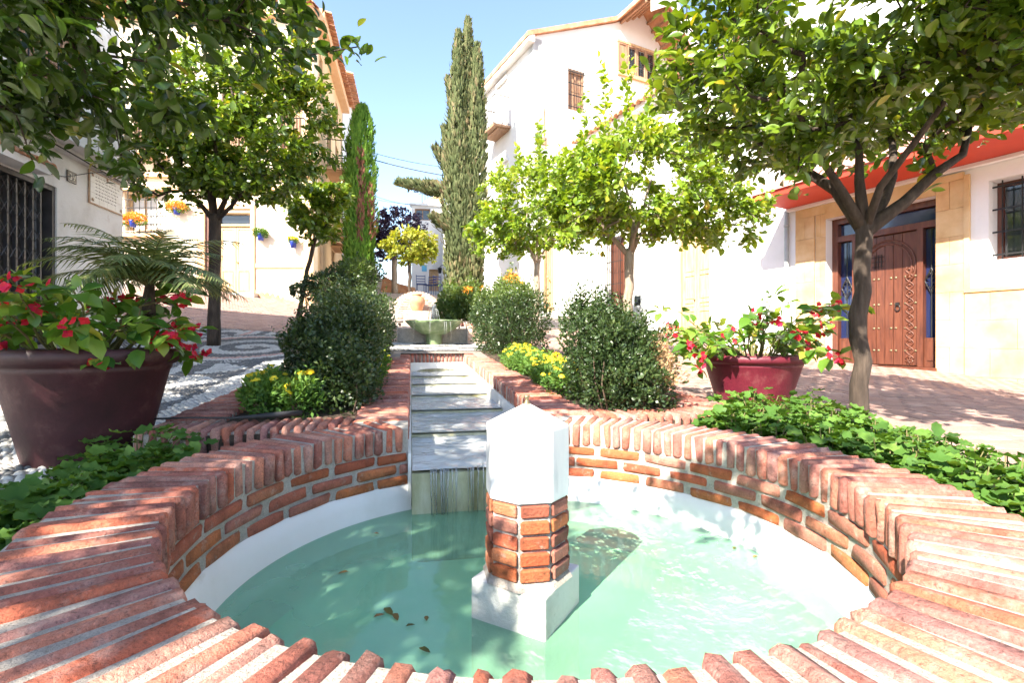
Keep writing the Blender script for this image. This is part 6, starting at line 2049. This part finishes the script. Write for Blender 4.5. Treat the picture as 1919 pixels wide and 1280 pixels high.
g = MB(); g.lathe(L(sA - .32, tA, jz), [(a_ * 1.15, b_ * 1.1) for a_, b_ in [(.0, .0), (.085, 0), (.10, .02), (.155, .17), (.165, .23), (.14, .30), (.09, .335), (.085, .35), (.105, .365), (.105, .385), (.08, .385), (.07, .34)]], 24); g.build('vessel', M_terra, jar, True)
g = MB(); c_ = L(sA - .32, tA, jz)
for sg in (-1, 1): g.tube([c_ + Vector((sg * .09, 0, .345)), c_ + Vector((sg * .16, 0, .34)), c_ + Vector((sg * .165, 0, .27)), c_ + Vector((sg * .15, 0, .25))], .014, 6)
g.build('handles', M_terra, jar, True)
# fluted bowl with a water jet
bc = L(6.98, .02, 0)
bz = at(803, 603, bc.y).z
bow = thing('fountain_bowl', (bc.x, bc.y, bz - .3), 'mossy green fluted stone bowl with a small water jet', 'fountain')
mod = lambda a, r, z: 1 + .045 * abs(math.sin(a * 10)) if r > .2 else 1
g = MB(); g.lathe((bc.x, bc.y, bz), [(.13, -.40), (.14, -.22), (.20, -.21), (.33, -.13), (.42, -.04), (.46, .0), (.46, .02), (.43, .02), (.36, -.05), (.2, -.10), (.0, -.11)], 80, mod=mod); g.build('bowl', M_bowl, bow, True)
g = MB(); g.lathe((bc.x, bc.y, bz - .005), [(.425, 0), (.2, .003), (.0, .005)], 40); tag(g.build('water', M_chwater, None, True), kind='structure')
rj = random.Random(9)
g = MB()
for i in range(34):
    a = rj.uniform(0, 6.28); r_ = rj.uniform(.01, .10); h = rj.uniform(.18, .30)
    pts = [Vector((bc.x + math.cos(a) * r_ * f, bc.y + math.sin(a) * r_ * f, bz + .02 + h * (1 - (2 * f - 1) ** 2 if f > .0 else 0))) for f in np.linspace(0.0, 1, 8)]
    g.tube(pts, [.008 * (1 - .3 * f) for f in np.linspace(0, 1, 8)], 4)
jt = g.build('water_jet', M_fall, bow, True); jt['kind'] = 'stuff'
g = MB()
for i in range(5):
    a = rj.uniform(3.6, 5.9) ; x0, y0 = bc.x + .475 * math.cos(a), bc.y + .475 * math.sin(a)
    g.tube([(x0, y0, bz - .01), (x0 + .02 * math.cos(a), y0 + .02 * math.sin(a), bz - .12), (x0 + .03 * math.cos(a), y0 + .03 * math.sin(a), bz - .34)], [.005, .003, .002], 4)
g.build('drips', M_fall, bow, True)['kind'] = 'stuff'

# ---- falling water at the weir, floating leaves
g = MB()
for i in range(46):
    t = rj.uniform(-CH + .03, CH - .03)
    s_ = s_a - .012
    g.tube([L(s_, t, z_a + .022), L(s_ - .014, t, z_a), L(s_ - .022, t + rj.uniform(-.008, .008), WATER + .002)], [rj.uniform(.002, .006), rj.uniform(.002, .005), .002], 4)
fw_ = tag(g.build('falling_water', M_fall, None, True), 'thin strands of water falling over the weir into the pool', 'water', kind='stuff')
M_dead = leafmat('fallen_leaf', [(.10, .10, .03), (.16, .14, .04), (.24, .12, .05), (.34, .22, .06)], .1, .7, .2, (1, 1, 1))
spots = [(655, 1072, 1.1, 'brown leaf floating apart near the left waterline'), (720, 1140, 1.5, 'largest brown leaf of the floating cluster left of the pillar'), (738, 1150, 1.2, 'curled leaf at the middle of the floating cluster left of the pillar'),
         (700, 1158, 1.0, 'small leaf at the left end of the floating cluster'), (800, 1165, .9, 'brown leaf floating between the cluster and the pillar'), (760, 1175, .8, 'tiny leaf below the floating cluster'),
         (785, 1215, 1.1, 'brown leaf floating closest to the front rim'), (1375, 1030, .9, 'olive leaf floating near the right waterline'), (1412, 1045, .8, 'yellowish leaf floating at the right edge of the pool'), (700, 1000, .7, 'lone tiny leaf floating on the back left of the pool')]
for i, (px, py, k, lab) in enumerate(spots):
    d = (EYE - WATER - .004) * FPX / (py - 640)
    x, y = (px - 960) / FPX * d, d
    a = rj.uniform(0, 6.28)
    V, T, C = leaves([[x, y, WATER + .0045]], [[math.cos(a), math.sin(a), 0]], [[0, 0, 1]], [.036 * k], .42, T_CITRUS, [rj.random()])
    V[:, 2] = np.maximum(V[:, 2], WATER + .003)
    o = np_mesh('fallen_leaf', V, T, M_dead, None, C)
    tag(o, lab, 'leaf', 'dead leaves floating on the pool')

# ---- overhead cables
for lab, a, b, sag, r_ in (('thick black cable crossing the street below the balconies', at(640, 280, 17.5), at(905, 338, 17.0), .15, .016),
                           ('thin upper cable crossing the sky behind the cypresses', at(655, 272, 19), at(905, 318, 18.5), .2, .009),
                           ('thin lower cable reaching the far white house', at(650, 345, 20), at(790, 385, 26.5), .2, .010),
                           ('lowest thin cable near the plum tree', at(650, 360, 20), at(780, 383, 26.4), .1, .008)):
    g = MB(); g.tube([a.lerp(b, f) - Vector((0, 0, sag * 4 * f * (1 - f))) for f in np.linspace(0, 1, 14)], r_, 5); tag(g.build('cable', M_cable, None, True), lab, 'cable')
# irrigation hose on the left planter corner
g = MB(); hz = outer_z(1.3, -1.6) + .012
g.tube([L(1.22, -1.62, hz), L(1.20, -1.45, hz + .004), L(1.17, -1.25, hz), L(1.2, -1.05, hz + .006), L(1.3, -.95, hz)], [.005, .005, .006, .016, .016], 6)
tag(g.build('irrigation_hose', M_cable, None, True), 'short dark irrigation hose lying across the left planter corner', 'hose')
